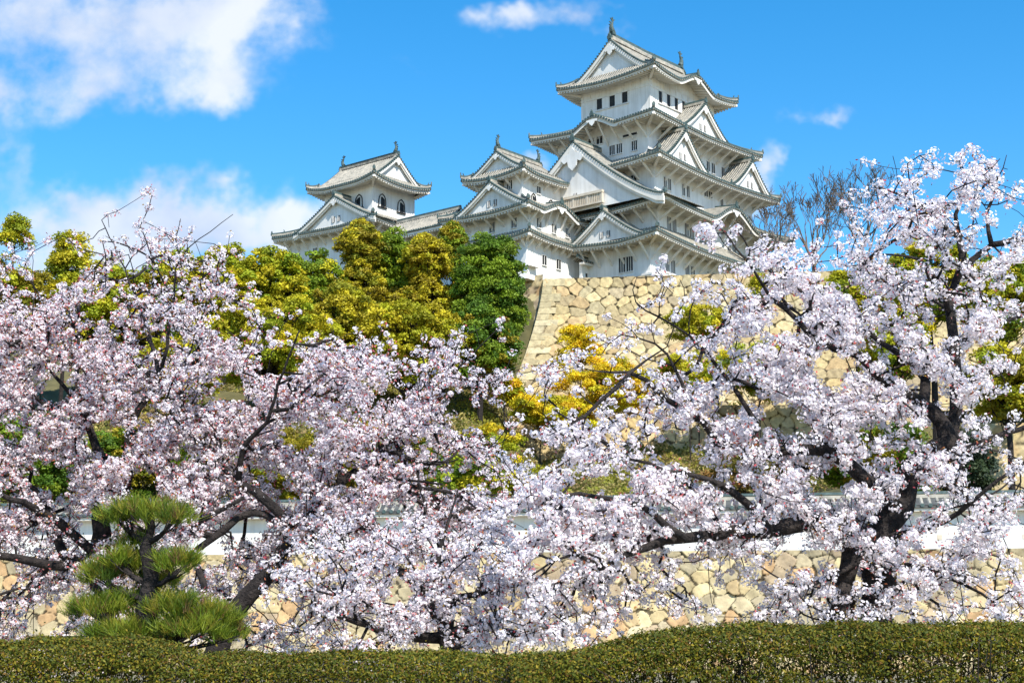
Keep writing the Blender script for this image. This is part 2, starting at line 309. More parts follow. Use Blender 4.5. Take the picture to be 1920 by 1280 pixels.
def tier(root, E, I, Wl, ze, zi, up=.55, kara={}, brackets=1.9, blen=1.5, sides='SENW', corners=True):
    """one ring of tiled roof: eave rectangle E, inner rectangle I, wall rectangle Wl below"""
    roof = MB(); ea = MB(); spots = []
    dep = {'S': I[1]-E[1], 'W': I[0]-E[0], 'E': E[2]-I[2], 'N': E[3]-I[3]}; ovh = {'S': Wl[1]-E[1], 'W': Wl[0]-E[0], 'E': E[2]-Wl[2], 'N': E[3]-Wl[3]}
    nb = {'S': 'WE', 'E': 'SN', 'N': 'EW', 'W': 'NS'}
    for k in sides:
        (ox, oy), (dx, dy), (nx_, ny_), L = side(E, k); d = dep[k]; dl, dr = dep[nb[k][0]], dep[nb[k][1]]; ov = ovh[k]; kr = kara.get(k)
        def bell(a):
            if not kr or abs(a-kr[0]) > kr[1]: return 0
            q = abs(a-kr[0])/kr[1]; return kr[2]*(math.cos(math.pi*q)*.5+.5)
        def lift(a): return up*max(0, 1-min(a/dl, (L-a)/dr)/3.6)**2
        def hz(a, b):
            t = min(b/d, 1); z = ze+(zi-ze)*(.70*t+.30*t*t)+lift(a)*(1-t); bl = bell(a)
            return max(z, ze+bl+.10*b) if bl > 0 else z
        def Pt(a, b, z): return (ox+dx*a+nx_*b, oy+dy*a+ny_*b, z)
        cs, p, n = cols_for(L); NR = 9 if kr else 6
        vs = []; fs = []; mi = []
        for (a, dz, j) in cs:
            bm = d*max(0, min(1, a/dl, (L-a)/dr))
            for r_ in range(NR+1): b = bm*r_/NR; vs.append(Pt(a, b, hz(a, b)+dz))
        for c in range(len(cs)-1):
            for r_ in range(NR):
                i = c*(NR+1)+r_; fs.append((i, i+NR+1, i+NR+2, i+1)); mi.append(1 if cs[c][2] in (1, 2, 3) else 0)
        roof.add(vs, fs, mi)
        # eave tile ends
        for i in range(n):
            a = (i+.5)*p; z = hz(a, 0)-.02; rr = .165
            ring = [(a+rr*math.cos(t_*math.pi/3), z+rr*math.sin(t_*math.pi/3)) for t_ in range(6)]
            roof.add([Pt(x, -.07, zz) for x, zz in ring]+[Pt(x, .03, zz) for x, zz in ring], [tuple(range(6))]+[(q, q+6, (q+1) % 6+6, (q+1) % 6) for q in range(6)], 2)
        st = [i*L/(n*2) for i in range(n*2+1)]
        def strip(mb, b0, z0f, b1, z1f, mi_):
            v_ = []
            for a in st: aa0 = min(max(a, b0 if b0 > 0 else 0), L-max(b0, 0)); aa1 = min(max(a, b1 if b1 > 0 else 0), L-max(b1, 0)); v_.append(Pt(aa0, b0, z0f(a))); v_.append(Pt(aa1, b1, z1f(a)))
            mb.add(v_, [(2*i, 2*i+1, 2*i+3, 2*i+2) for i in range(len(st)-1)], mi_)
        e = lambda a: hz(a, 0)
        strip(roof, -.02, lambda a: e(a)+.02, -.02, lambda a: e(a)-.22, 1); strip(roof, -.02, lambda a: e(a)-.22, .14, lambda a: e(a)-.22, 2)
        fh = .22 if not kr else .26
        strip(ea, .14, lambda a: e(a)-.2, .14, lambda a: e(a)-.2-fh-(.22 if bell(a) > .05 else 0), 0)
        sz = lambda a, b: ze+(e(a)-ze)*(1-(0 if bell(a) > 0 else .75)*min(1, b/ov))-.2-fh+.22*b
        rows = [.14, ov*.5, ov+.05]
        for b0, b1 in zip(rows[:-1], rows[1:]): strip(ea, b0, lambda a: sz(a, b0), b1, lambda a: sz(a, b1), 0)
        # rafters
        nr = int(L/.44)
        for i in range(nr):
            a = (i+.5)*L/nr; be_ = min(ov+.02, max(.5, min(a, L-a)+.1)); w2 = .09
            P = []
            for zz in (-.20, .02):
                for (aa, bb) in ((a-w2, .2), (a+w2, .2), (a+w2, be_), (a-w2, be_)): P.append(Pt(aa, bb, sz(a, bb)+zz))
            ea.hexa(P)
        if kr:    # infill wall under the undulating gable
            aa = [kr[0]-kr[1]*.75+kr[1]*1.5*i/20 for i in range(21)]; v_ = []
            for a in aa: v_ += [Pt(a, ov-.04, ze-.5), Pt(a, ov-.04, sz(a, ov)+.05)]
            ea.add(v_, [(2*i, 2*i+1, 2*i+3, 2*i+2) for i in range(20)], 0)
            # hanging ornament below its crown
            c0 = kr[0]; zt = e(c0)-.5; pr = [(-.9, .05), (-.75, -.25), (-.45, -.2), (-.3, -.5), (0, -.75), (.3, -.5), (.45, -.2), (.75, -.25), (.9, .05)]
            v_ = [Pt(c0+x, -.02, zt+y) for x, y in pr]+[Pt(c0+x, .07, zt+y) for x, y in pr]; nn = len(pr)
            ea.add(v_, [tuple(range(nn)), tuple(reversed(range(nn, 2*nn)))]+[(i, i+nn, (i+1) % nn+nn, (i+1) % nn) for i in range(nn)], 1)
            ridge_bar(roof, [Pt(c0, b, ze+kr[2]+.08+.10*b) for b in (0, d*.3, d*.6, d*.8)], .3, .32); ornament(roof, Pt(c0, -.02, ze+kr[2]+.1), (-nx_, -ny_), .8)
        # ridge along the hip at the start corner of this side
        if k in 'SWEN' and corners:
            pts = []
            for i in range(9):
                t = i/8; pts.append(Pt(dl*t, d*t, hz(dl*t, d*t)+.06+(.18*(1-t)**3)))
            ridge_bar(roof, pts, .34, .38); dd = Vector((-dx*dl-nx_*d, -dy*dl-ny_*d)).normalized()
            ornament(roof, Vector(pts[0])+Vector((0, 0, .1)), dd, .62); bird_tile(roof, Vector(pts[2])+Vector((0, 0, .3)), dd, .7)
            # corner beam under the eave
            ea.beam(Pt(.15, .15, e(0)-.55), Pt(ovh[nb[k][0]], ov, ze-.35), .3, .3, 0)
        if brackets and k in 'SW':
            nbk = max(2, int((L-ov*2)/brackets))
            for i in range(nbk+1):
                a = ovh[nb[k][0]]+.25+(L-ovh[nb[k][0]]-ovh[nb[k][1]]-.5)*i/nbk
                spots.append((Pt(a, ov+.05, ze-blen), Pt(a, .55, sz(a, .55)-.22), Pt(a, ov, sz(a, ov)-.3)))
    ro = roof.build('roof', ['tile_pan', 'tile_rib', 'tile_end'], root); ea.build('eaves', ['plaster_trim', 'plaster'], ro)
    for a, b, c in spots:
        bm = MB(); bm.beam(a, b, .2, .24); bm.beam(c, b, .16, .18); bm.build('bracket', 'plaster_trim', root)
    return ro

def gable(root, rect, k, c, hw, zb, zp, bf, bb, p=1.28, board=.5, wallm='plaster', slots=0, ext=1.04, pend=1.0, lattice=False, wall_drop=0.0, orn=.9, flare=0, right_hw=None):
    (ox, oy), (dx, dy), (nx_, ny_), L = side(rect, k)
    def Pt(a, b, z): return (ox+dx*a+nx_*b, oy+dy*a+ny_*b, z)
    def prof(q): return zb+(zp-zb)*(max(0, 1-q)**p) if q <= 1 else zb-(q-1)*hw*.15
    f0 = bf-.55; m = MB(); NR = 10; L2 = bb-f0; cs, pp, n = cols_for(L2)
    for sg in (-1, 1):
        vs = []; fs = []; mi = []
        for (b, dz, j) in cs:
            for r_ in range(NR+1): q = ext*r_/NR; vs.append(Pt(c+sg*q*hw, f0+b, prof(q)+dz))
        for c_ in range(len(cs)-1):
            for r_ in range(NR): i = c_*(NR+1)+r_; fs.append((i, i+NR+1, i+NR+2, i+1) if sg > 0 else (i, i+1, i+NR+2, i+NR+1)); mi.append(1 if cs[c_][2] in (1, 2, 3) else 0)
        m.add(vs, fs, mi)
        # tile ends along the verge
        nq = max(6, int(math.hypot(hw, zp-zb)/.36))
        for i in range(nq):
            q = ext*(i+.5)/nq; x = c+sg*q*hw; z = prof(q)+.02; rr = .13
            ring = [(x+rr*math.cos(t*math.pi/3), z+rr*math.sin(t*math.pi/3)) for t in range(6)]
            m.add([Pt(a, f0-.08, zz) for a, zz in ring]+[Pt(a, f0+.35, zz) for a, zz in ring], [tuple(range(6))]+[(q_, q_+6, (q_+1) % 6+6, (q_+1) % 6) for q_ in range(6)], 2)
        for off, ww in ((.42, .26),):
            m.sweep([Pt(c+sg*ext*i/10*hw, f0+off, prof(ext*i/10)+.04) for i in range(11)], ww, .2, 1)
        pe = Pt(c+sg*ext*hw, f0+.3, prof(ext)+.1); ornament(m, pe, (-nx_, -ny_), .5)
    ridge_bar(m, [Pt(c, f0+.05, zp+.05), Pt(c, bb, zp+.05)], .42, .55); ornament(m, Pt(c, f0-.02, zp+.15), (-nx_, -ny_), orn)
    g = m.build('gable', ['tile_pan', 'tile_rib', 'tile_end'], root)
    # boards
    m = MB()
    for sg in (-1, 1):
        P = [(c+sg*ext*i/12*hw, prof(ext*i/12)) for i in range(13)]
        for (b0, b1, o0, o1) in ((f0+.02, f0+.16, .10, .10+board), (f0+.16, f0+.28, .16+board*.3, .22+board*1.25)):
            v_ = []
            for i, (a, z) in enumerate(P):
                s = 1+.35*(i/12)**2*0+(.15 if i > 10 else 0); v_ += [Pt(a, b0, z-o0), Pt(a, b0, z-o1*s), Pt(a, b1, z-o1*s), Pt(a, b1, z-o0)]
            fs = []
            for i in range(12):
                for q in range(4): fs.append((4*i+q, 4*i+(q+1) % 4, 4*i+4+(q+1) % 4, 4*i+4+q))
            fs += [(0, 1, 2, 3), (48, 51, 50, 49)]; m.add(v_, fs, 0)
        v_ = []
        for a, z in P: v_ += [Pt(a, f0+.1, z-.12), Pt(a, bf+.1, z-.12)]
        m.add(v_, [(2*i, 2*i+1, 2*i+3, 2*i+2) for i in range(12)], 0)
    m.build('bargeboard', 'plaster_trim', g)
    m = MB(); N = 24; v_ = []
    for i in range(N+1):
        q = -1+2*i/N; v_ += [Pt(c+q*hw, bf, zb-wall_drop), Pt(c+q*hw, bf, max(zb-wall_drop+.01, prof(abs(q))-.1))]
    m.add(v_, [(2*i, 2*i+2, 2*i+3, 2*i+1) for i in range(N)], 0); m.build('gable_wall', wallm, g)
    s = pend; pr = [(0, .55), (-.28, .2), (-.62, .12), (-.85, -.15), (-.62, -.38), (-.38, -.28), (-.3, -.62), (0, -.9), (.3, -.62), (.38, -.28), (.62, -.38), (.85, -.15), (.62, .12), (.28, .2)]
    zt = zp-board*1.3-.45*s; nn = len(pr); m = MB()
    v_ = [Pt(c+x*s, f0-.04, zt+y*s) for x, y in pr]+[Pt(c+x*s, f0+.1, zt+y*s) for x, y in pr]
    m.add(v_, [tuple(range(nn)), tuple(reversed(range(nn, 2*nn)))]+[(i, i+nn, (i+1) % nn+nn, (i+1) % nn) for i in range(nn)], 0); m.build('pendant', 'plaster', g)
    for i in range(slots):
        m = MB(); a = c+(i-(slots-1)/2)*1.0; z = zb+(zp-zb)*.22; box4(m, Pt, a-.26, a+.26, bf-.05, bf+.02, z-.4, z+.4, 0)
        for x in (-.12, .12): box4(m, Pt, a+x-.04, a+x+.04, bf-.1, bf-.04, z-.4, z+.4, 1)
        m.build('window', ['dark_opening', 'plaster'], g)
    return g
def box4(m, Pt, a0, a1, b0, b1, z0, z1, mi=0):
    m.hexa([Pt(a0, b0, z0), Pt(a1, b0, z0), Pt(a1, b1, z0), Pt(a0, b1, z0), Pt(a0, b0, z1), Pt(a1, b0, z1), Pt(a1, b1, z1), Pt(a0, b1, z1)], mi)
def wallbox(root, rect, z0, z1, ribs=None):
    m = MB(); m.box(rect[0], rect[2], rect[1], rect[3], z0, z1); return m.build('wall', 'plaster', root)
def window(root, k, plane, a, z, wd, h, bars=2, matl='dark_opening', shape='rect'):
    """on side W (plane = u) or S (plane = v); a = coordinate along the wall, z = middle"""
    Pt = (lambda x, b, zz: (plane+b, x, zz)) if k == 'W' else (lambda x, b, zz: (x, plane+b, zz))
    m = MB(); wd *= 1.15; h *= 1.1
    if shape == 'rect':
        box4(m, Pt, a-wd/2, a+wd/2, -.04, .05, z-h/2, z+h/2, 0); o = m.build('window', matl, root); f = MB()
        for s in (-1, 1): box4(f, Pt, a+s*(wd/2+.03)-.03, a+s*(wd/2+.03)+.03, -.08, .0, z-h/2-.1, z+h/2+.1)
        box4(f, Pt, a-wd/2, a+wd/2, -.13, 0, z+h/2, z+h/2+.1); box4(f, Pt, a-wd/2, a+wd/2, -.16, 0, z-h/2-.1, z-h/2)
        for i in range(bars): x = a-wd/2+wd*(i+1)/(bars+1); box4(f, Pt, x-.035, x+.035, -.08, -.03, z-h/2, z+h/2)
        f.build('frame', 'plaster', o)
    else:   # bell-shaped window with a black lacquered frame
        def bellpts(s): return [(-.5*s, -.6), (-.47*s, .0), (-.42*s, .3), (-.28*s, .5), (0, .68*s), (.28*s, .5), (.42*s, .3), (.47*s, .0), (.5*s, -.6)]
        n = 9; P = [(a+x*wd, z+y*h) for x, y in bellpts(.8)]; m.add([Pt(x, -.04, y) for x, y in P], [tuple(range(n))]); o = m.build('window', 'plaster_trim', root)
        d = MB(); d.add([Pt(a-.18*wd, -.06, z-.58*h), Pt(a+.38*wd, -.06, z-.58*h), Pt(a+.36*wd, -.06, z+.2*h), Pt(a, -.06, z+.42*h), Pt(a-.18*wd, -.06, z+.36*h)], [(0, 1, 2, 3, 4)]); d.build('opening', 'dark_opening', o)
        f = MB(); f.tube([Pt(a+x*wd, -.08, z+y*h) for x, y in bellpts(1.0)], .075, 5); box4(f, Pt, a-.62*wd, a+.62*wd, -.2, 0, z-.68*h, z-.6*h); f.build('frame', 'dark_opening', o)
    return o
def fish(root, p, sgn, ax, s=1.0):     # roof fish: head down on the ridge end, body arched, tail fins up
    m = MB(); X = Vector((1, 0, 0)) if ax == 'u' else Vector((0, 1, 0)); Z = Vector((0, 0, 1)); p = Vector(p)
    pts = [p+X*sgn*x*s+Z*z*s for x, z in ((-.1, .05), (.15, .3), (.28, .7), (.2, 1.1), (.0, 1.4), (-.1, 1.65))]
    m.tube(pts, [.34*s, .36*s, .28*s, .2*s, .13*s, .06*s], 8)
    T = Vector((0, 1, 0)) if ax == 'u' else Vector((1, 0, 0))
    def fin(a, b, c): m.add([tuple(a-T*.04), tuple(b-T*.04), tuple(c-T*.04), tuple(a+T*.04), tuple(b+T*.04), tuple(c+T*.04)], [(0, 1, 2), (5, 4, 3), (0, 3, 4, 1), (1, 4, 5, 2), (2, 5, 3, 0)])
    e = pts[-2]; fin(e, e+X*.5*s+Z*.55*s, e+X*.05*s+Z*.45*s); fin(e, e-X*.5*s+Z*.5*s, e-X*.05*s+Z*.55*s); fin(e, e+X*.12*s+Z*.7*s, e-X*.12*s+Z*.7*s)
    for i in (1, 2, 3): q = pts[i]; fin(q, q+X*sgn*.55*s+Z*.25*s, q+X*sgn*.2*s+Z*.4*s)
    m.box(p.x-.3*s, p.x+.3*s, p.y-.3*s, p.y+.3*s, p.z-.25*s, p.z+.1*s); m.build('roof_fish', 'tile_end', root)

CO = (17.28, 180.3, 0); BETA = R(50)
# --- main keep ---------------------------------------------------------------
keep = empty('castle_keep', CO, BETA); tag(keep, 'tall white five-roofed main castle tower with grey tiled curved roofs on great stone base', 'castle tower')
W1 = (-4.0, -1.7, 21.5, 7.5); W2 = (-2.4, -1.8, 21.3, 16); W3 = (-1.5, -.75, 20.5, 14.0); W4 = (-.2, .95, 18.8, 14.8); W5 = (2.2, 2.2, 16.6, 12.9)
wallbox(keep, W1, 41.9, 47.6); wallbox(keep, W2, 47.3, 52.0); wallbox(keep, W3, 51.5, 57.8); wallbox(keep, W4, 57.2, 63.6); wallbox(keep, W5, 63.0, 70.6)
E1 = (-6.3, -4.3, 24.5, 9.5); E2 = (-4.8, -4.6, 24.6, 18.5); E3 = (-4, -3.3, 23.6, 16.2); E4 = (-2.9, -1.8, 21.9, 17.3); E5 = (0, -.05, 19.1, 15.2)
tier(keep, E1, (-2.4, -1.8, 21.3, 6.0), W1, 47.0, 49.2, .75, blen=2.0, brackets=1.7)
tier(keep, E2, W3, W2, 51.5, 53.7, .65, kara={'S': (15.3, 5.6, 2.2)}, blen=1.5)
tier(keep, E3, W4, W3, 57.15, 59.3, .65, blen=1.5)
tier(keep, E4, W5, W4, 63.0, 65.3, .6, kara={'W': (9.9, 4.2, 1.55)}, blen=1.7)
I5 = (1.5, 2.3, 17.6, 12.85)
tier(keep, E5, I5, W5, 70.0, 71.5, .65, kara={'S': (9.6, 4.4, 1.55)}, brackets=0)
gable(keep, I5, 'W', 5.28, 5.35, 71.4, 75.75, .25, 8.2, 1.22, .55, pend=1.0, orn=.9)
gable(keep, I5, 'E', 5.28, 5.35, 71.4, 75.75, .25, 8.2, 1.22, .55)
m = MB(); ridge_bar(m, [(1.6, 7.57, 75.9), (9, 7.57, 75.75), (17.5, 7.57, 75.9)], .55, .85); m.build('ridge', ['tile_pan', 'tile_rib', 'tile_end'], keep)
fish(keep, (1.9, 7.57, 76.8), -1, 'u', 1.0); fish(keep, (17.1, 7.57, 76.8), 1, 'u', 1.0)
# triangular dormers
gable(keep, E4, 'S', 12.6, 5.1, 63.7, 67.7, 1.3, 6.5, 1.25, .42, slots=2, pend=.7, orn=.7)
gable(keep, E3, 'S', 6.8, 4.6, 57.9, 62.1, 1.3, 6.5, 1.25, .42, slots=2, pend=.7, orn=.7)
gable(keep, E3, 'S', 22.1, 4.6, 57.9, 61.9, 1.3, 6.5, 1.25, .42, slots=2, pend=.7, orn=.7)
gable(keep, E2, 'W', 10.4, 12.6, 52.0, 60.7, -.6, 7.5, 1.32, .75, pend=2.0, slots=1, wall_drop=0, orn=1.0)
gable(keep, E1, 'W', 5.9, 5.6, 47.6, 51.3, .7, 5.5, 1.25, .38, slots=2, pend=.6, orn=.7)
# lattice balcony on the big gable
m = MB(); U = -5.75
m.box(U-.35, U+.1, 3.6, 9.8, 53.55, 53.85); m.box(U-.3, U+.1, 3.6, 9.8, 52.3, 52.5); m.box(U-.02, U+.1, 3.7, 9.7, 52.5, 53.6, 1)
for i in range(24):
    y = 3.7+i*.26
    if i % 8 != 0: m.box(U-.25, U-.05, y, y+.12, 52.5, 53.55)
    else: m.box(U-.28, U-.0, y-.05, y+.2, 52.5, 53.55)
m.build('lattice_balcony', ['timber_pale', 'plaster_trim'], keep)
# windows: (side, plane, along, z, width, height, bars)
for (k, pl, a, z, wd, h, b) in (
    ('W', 2.2, 9.95, 68.0, .72, 1.3, 0), ('W', 2.2, 7.95, 67.95, .72, 1.3, 0), ('W', 2.2, 6.0, 68.0, .72, 1.3, 0),
    ('S', 2.2, 4.3, 67.7, .62, 1.45, 0), ('S', 2.2, 6.1, 67.75, .62, 1.45, 0), ('S', 2.2, 7.8, 67.75, .62, 1.45, 0), ('S', 2.2, 9.4, 67.8, .62, 1.4, 0),
    ('W', -.2, 6.3, 60.6, .7, 1.1, 2), ('W', -.2, 5.2, 60.6, .7, 1.1, 2), ('W', -.2, 2.95, 60.5, .7, 1.1, 2), ('W', -.2, 3.0, 62.0, .8, .3, 0), ('W', -.2, 4.2, 62.0, .8, .3, 0), ('W', -.2, 8.2, 62.3, .8, .9, 1), ('W', -.2, 9.5, 62.3, .8, .9, 1), ('W', -.2, 11.5, 60.6, .7, 1.1, 2),
    ('S', .95, 12.9, 60.6, .6, 1.2, 1), ('S', .95, 14.1, 60.6, .6, 1.2, 1), ('S', .95, 5.5, 62.0, 1.1, .7, 0), ('S', .95, 16.4, 60.6, .6, 1.2, 1),
    ('W', -1.5, 2.2, 55.9, .7, .8, 1), ('S', -.75, .7, 55.3, .5, 1.3, 1), ('S', -.75, 1.6, 55.3, .5, 1.3, 1), ('S', -.75, 4.6, 55.3, .5, 1.3, 1), ('S', -.75, 5.6, 55.3, .5, 1.3, 1), ('S', -.75, 9.6, 56.0, .7, .8, 1), ('S', -.75, 10.6, 56.0, .7, .8, 1), ('S', -.75, 13.2, 55.4, .5, 1.2, 1), ('S', -.75, 17.2, 55.4, .5, 1.2, 1),
    ('S', -1.8, -.2, 49.9, .7, 1.5, 2), ('S', -1.8, .9, 49.9, .7, 1.5, 2), ('S', -1.8, 3.5, 49.8, .7, 1.6, 2), ('S', -1.8, 4.6, 49.8, .7, 1.6, 2), ('S', -1.8, 8.2, 49.8, .7, 1.6, 2), ('S', -1.8, 9.3, 49.8, .7, 1.6, 2), ('S', -1.8, 13.0, 49.8, .7, 1.6, 2), ('S', -1.8, 14.1, 49.8, .7, 1.6, 2),
    ('W', -4.0, 1.2, 44.8, .8, 1.6, 2), ('W', -4.0, 2.3, 44.8, .8, 1.6, 2), ('S', -1.7, -.6, 44.8, .7, 1.5, 2), ('S', -1.7, .6, 44.8, .7, 1.5, 2), ('S', -1.7, 3.6, 44.8, .7, 1.5, 2), ('S', -1.7, 4.8, 44.8, .7, 1.5, 2), ('S', -1.7, 8.4, 44.8, .7, 1.5, 2), ('S', -1.7, 9.6, 44.8, .7, 1.5, 2)):
    window(keep, k, pl, a, z, wd, h, b)
m = MB()
for a in (8.95, 6.95): m.box(2.08, 2.2, a-.5, a+.5, 67.3, 68.7)       # sliding shutters
for a in (5.2, 6.95, 8.6, 10.3): m.box(a-.45, a+.45, 2.08, 2.2, 67.0, 68.5)
m.box(2.12, 2.2, 2.2, 12.9, 68.75, 68.95); m.box(2.2, 16.6, 2.12, 2.2, 68.6, 68.8)
for i in range(9): y = 2.4+i*1.28; m.box(2.13, 2.2, y, y+.14, 68.95, 70.2)
for i in range(11): x = 2.5+i*1.33; m.box(x, x+.14, 2.13, 2.2, 68.8, 70.2)
m.box(2.04, 2.2, 5.4, 10.6, 67.12, 67.24); m.box(3.8, 10.1, 2.04, 2.2, 66.85, 66.97)
m.build('shutters', 'plaster', keep)
m = MB(); m.box(-4.5, -3.95, -2.25, 4.6, 43.0, 43.25); m.box(-4.0, 4.0, -2.3, -1.65, 43.0, 43.25); m.box(-4.45, -4, -2.2, 4.5, 42.0, 43.0); m.box(-4.0, 4, -2.2, -1.7, 42, 43.0)
m.build('stone_drop_skirt', 'plaster_trim', keep)

# --- west small turret and the corridor that leaves it to the left ---------------
wk = empty('castle_turret', CO, BETA); tag(wk, 'white west turret with three roofs standing in front-left of the main tower', 'turret', 'small turrets beside the keep')
WA = (-13.4, 9.1, -2.6, 20.5); WB = (-13.1, 8.9, -2.8, 20.2); WC = (-12.6, 10.4, -4.6, 17.4)
wallbox(wk, WA, 42.6, 47.8); wallbox(wk, WB, 47.4, 51.1); wallbox(wk, WC, 50.5, 56.0)
tier(wk, (-14.6, 7.7, -1.2, 21.6), WB, WA, 47.6, 48.6, .45, blen=1.2, brackets=1.5)
tier(wk, (-15.1, 7.4, -1.4, 21.6), WC, WB, 50.75, 52.7, .5, kara={'S': (6.2, 4.3, 1.35)}, blen=1.3, brackets=1.5)
tier(wk, (-14, 9.0, -4.0, 18.9), (-13.0, 10.3, -5.0, 17.6), WC, 55.55, 56.55, .55, blen=1.1, brackets=1.5)
gable(wk, (-13.0, 10.3, -5.0, 17.6), 'W', 3.65, 3.7, 56.5, 58.9, .2, 4.2, 1.2, .35, pend=.5, orn=.6)
gable(wk, (-13.0, 10.3, -5.0, 17.6), 'E', 3.65, 3.7, 56.5, 58.9, .2, 4.2, 1.2, .35, pend=.5, orn=.6)
gable(wk, (-15.1, 7.4, -1.4, 21.6), 'W', 21.6-13.4, 5.4, 51.3, 54.6, .5, 4.5, 1.2, .38, slots=2, pend=.5, orn=.7)
m = MB(); ridge_bar(m, [(-12.9, 13.95, 58.95), (-5.1, 13.95, 58.95)], .45, .6); m.build('ridge', ['tile_pan', 'tile_rib', 'tile_end'], wk)
fish(wk, (-12.8, 13.95, 59.6), -1, 'u', .7); fish(wk, (-5.3, 13.95, 59.6), 1, 'u', .7)
for (k, pl, a, z, wd, h, b, s) in (('W', -12.6, 12.3, 54.5, .7, 1.0, 2, 'rect'), ('S', 10.4, -9.6, 54.2, .6, .8, 1, 'rect'), ('W', -13.1, 11.2, 49.6, .7, 1.1, 2, 'rect'), ('W', -13.1, 14.6, 49.6, .7, 1.1, 2, 'rect'),
    ('S', 8.9, -11.4, 49.5, .7, 1.0, 2, 'rect'), ('S', 8.9, -8.6, 49.4, .7, 1.0, 2, 'rect'), ('S', 8.9, -6.0, 49.4, .7, 1.0, 2, 'rect'),
    ('S', 10.4, -10.6, 52.9, .8, .9, 0, 'bell'), ('S', 10.4, -7.3, 52.9, .8, .8, 0, 'bell')):
    window(wk, k, pl, a, z, wd, h, b, shape=s)
for a in (-10.2, -7.5):
    window(wk, 'S', 9.1, a, 45.3, .7, 1.05, 1)
m = MB()
for (a0, a1) in ((-13.45, -11.9),): m.hexa([(a0-.5, 8.4, 44.0), (a1, 8.4, 44.0), (a1, 9.1, 44.0), (a0-.5, 9.1, 44.0), (a0, 9.0, 45.1), (a1, 9.0, 45.1), (a1, 9.1, 45.1), (a0, 9.1, 45.1)])
m.hexa([(-6.0, 8.4, 43.4), (-4.6, 8.4, 43.4), (-4.6, 9.1, 43.4), (-6.0, 9.1, 43.4), (-5.9, 9.0, 44.3), (-4.7, 9.0, 44.3), (-4.7, 9.1, 44.3), (-5.9, 9.1, 44.3)])
m.hexa([(-14.1, 8.5, 42.4), (-13.4, 8.5, 42.4), (-13.4, 20, 42.4), (-14.1, 20, 42.4), (-13.45, 9.0, 44.2), (-13.3, 9.0, 44.2), (-13.3, 20, 44.2), (-13.45, 20, 44.2)])
m.build('stone_drop_box', 'plaster', wk)

co = empty('castle_corridor', CO, BETA); tag(co, 'long low white corridor building with tiled roof joining the two small turrets', 'corridor building')
wallbox(co, (-13.1, 20.3, -9, 31.4), 41, 51.2)
roof = MB(); ea = MB(); cs, p, n = cols_for(11.0)
for sg in (0, 1):
    vs = []; fs = []; mi = []
    for (b, dz, j) in cs:
        for r_ in range(7):
            t = r_/6; z = 50.75+2.55*(.75*t+.25*t*t)+dz; vs.append(((-15.1+t*3.3) if sg == 0 else (-6.9-t*4.9), 21.0+b-.0, z))
    for c in range(len(cs)-1):
        for r_ in range(6): i = c*7+r_; fs.append((i, i+1, i+8, i+7)); mi.append(1 if cs[c][2] in (1, 2, 3) else 0)
    roof.add(vs, fs, mi)
for i in range(n):
    y = 21.0+(i+.5)*p; z = 50.76; roof.add([(-15.17, y+.135*math.cos(t*math.pi/3), z+.135*math.sin(t*math.pi/3)) for t in range(6)]+[(-15.0, y+.135*math.cos(t*math.pi/3), z+.135*math.sin(t*math.pi/3)) for t in range(6)],
        [tuple(range(6))]+[(q, q+6, (q+1) % 6+6, (q+1) % 6) for q in range(6)], 2)
roof.box(-15.12, -15.0, 21, 32, 50.62, 50.74, 0); ridge_bar(roof, [(-11.8, 20.8, 53.3), (-11.8, 32, 53.3)], .4, .5)
ro = roof.build('roof', ['tile_pan', 'tile_rib', 'tile_end'], co)
ea.box(-15.02, -14.94, 21, 32, 50.32, 50.62); ea.add([(-14.94, 21, 50.32), (-14.94, 32, 50.32), (-13.1, 32, 50.75), (-13.1, 21, 50.75)], [(0, 1, 2, 3)])
for i in range(25): y = 21.2+i*.44; ea.hexa([(-14.98, y, 50.14), (-14.98, y+.18, 50.14), (-13.1, y+.18, 50.55), (-13.1, y, 50.55), (-14.98, y, 50.34), (-14.98, y+.18, 50.34), (-13.1, y+.18, 50.76), (-13.1, y, 50.76)])
ea.build('eaves', 'plaster_trim', ro)
for i in range(7): b = MB(); b.beam((-13.1, 21.8+i*1.5, 49.5), (-14.5, 21.8+i*1.5, 50.2), .2, .22); b.build('bracket', 'plaster_trim', co)
for a in (23.2, 26.4, 29.4): window(co, 'W', -13.1, a, 49.3, .7, .9, 2)

# --- northwest small turret -----------------------------------------------------
iv = empty('castle_turret', CO, BETA); tag(iv, 'white turret at far left end with arched bell windows and two roofs', 'turret', 'small turrets beside the keep')
JA = (-14.2, 33.4, -3.5, 49.0); JC = (-13.0, 34.9, -5.2, 43.8)
wallbox(iv, JA, 44, 53.6); wallbox(iv, JC, 52.5, 59.6)
tier(iv, (-16.0, 31.7, -1.5, 50.6), JC, JA, 53.1, 55.2, .7, blen=1.3, brackets=1.6)
EI = (-15, 32.7, -4.4, 45.3); II = (-13.6, 33.9, -5.8, 44.1)
tier(iv, EI, II, JC, 59.1, 60.1, .7, blen=1.0, brackets=0)
gable(iv, II, 'S', 3.9, 3.95, 60.0, 63.2, .2, 5.3, 1.15, .4, pend=.6, orn=.6)
gable(iv, II, 'N', 3.9, 3.95, 60.0, 63.2, .2, 5.3, 1.15, .4, pend=.6, orn=.6)
gable(iv, (-16.0, 31.7, -1.5, 50.6), 'W', 50.6-38.9, 7.2, 53.6, 57.4, .5, 4.2, 1.15, .42, slots=2, pend=.6, orn=.7)
m = MB(); ridge_bar(m, [(-9.7, 34.0, 63.25), (-9.7, 44.0, 63.25)], .42, .55); m.build('ridge', ['tile_pan', 'tile_rib', 'tile_end'], iv)
fish(iv, (-9.7, 34.2, 63.8), -1, 'v', .7); fish(iv, (-9.7, 43.8, 63.8), 1, 'v', .7)
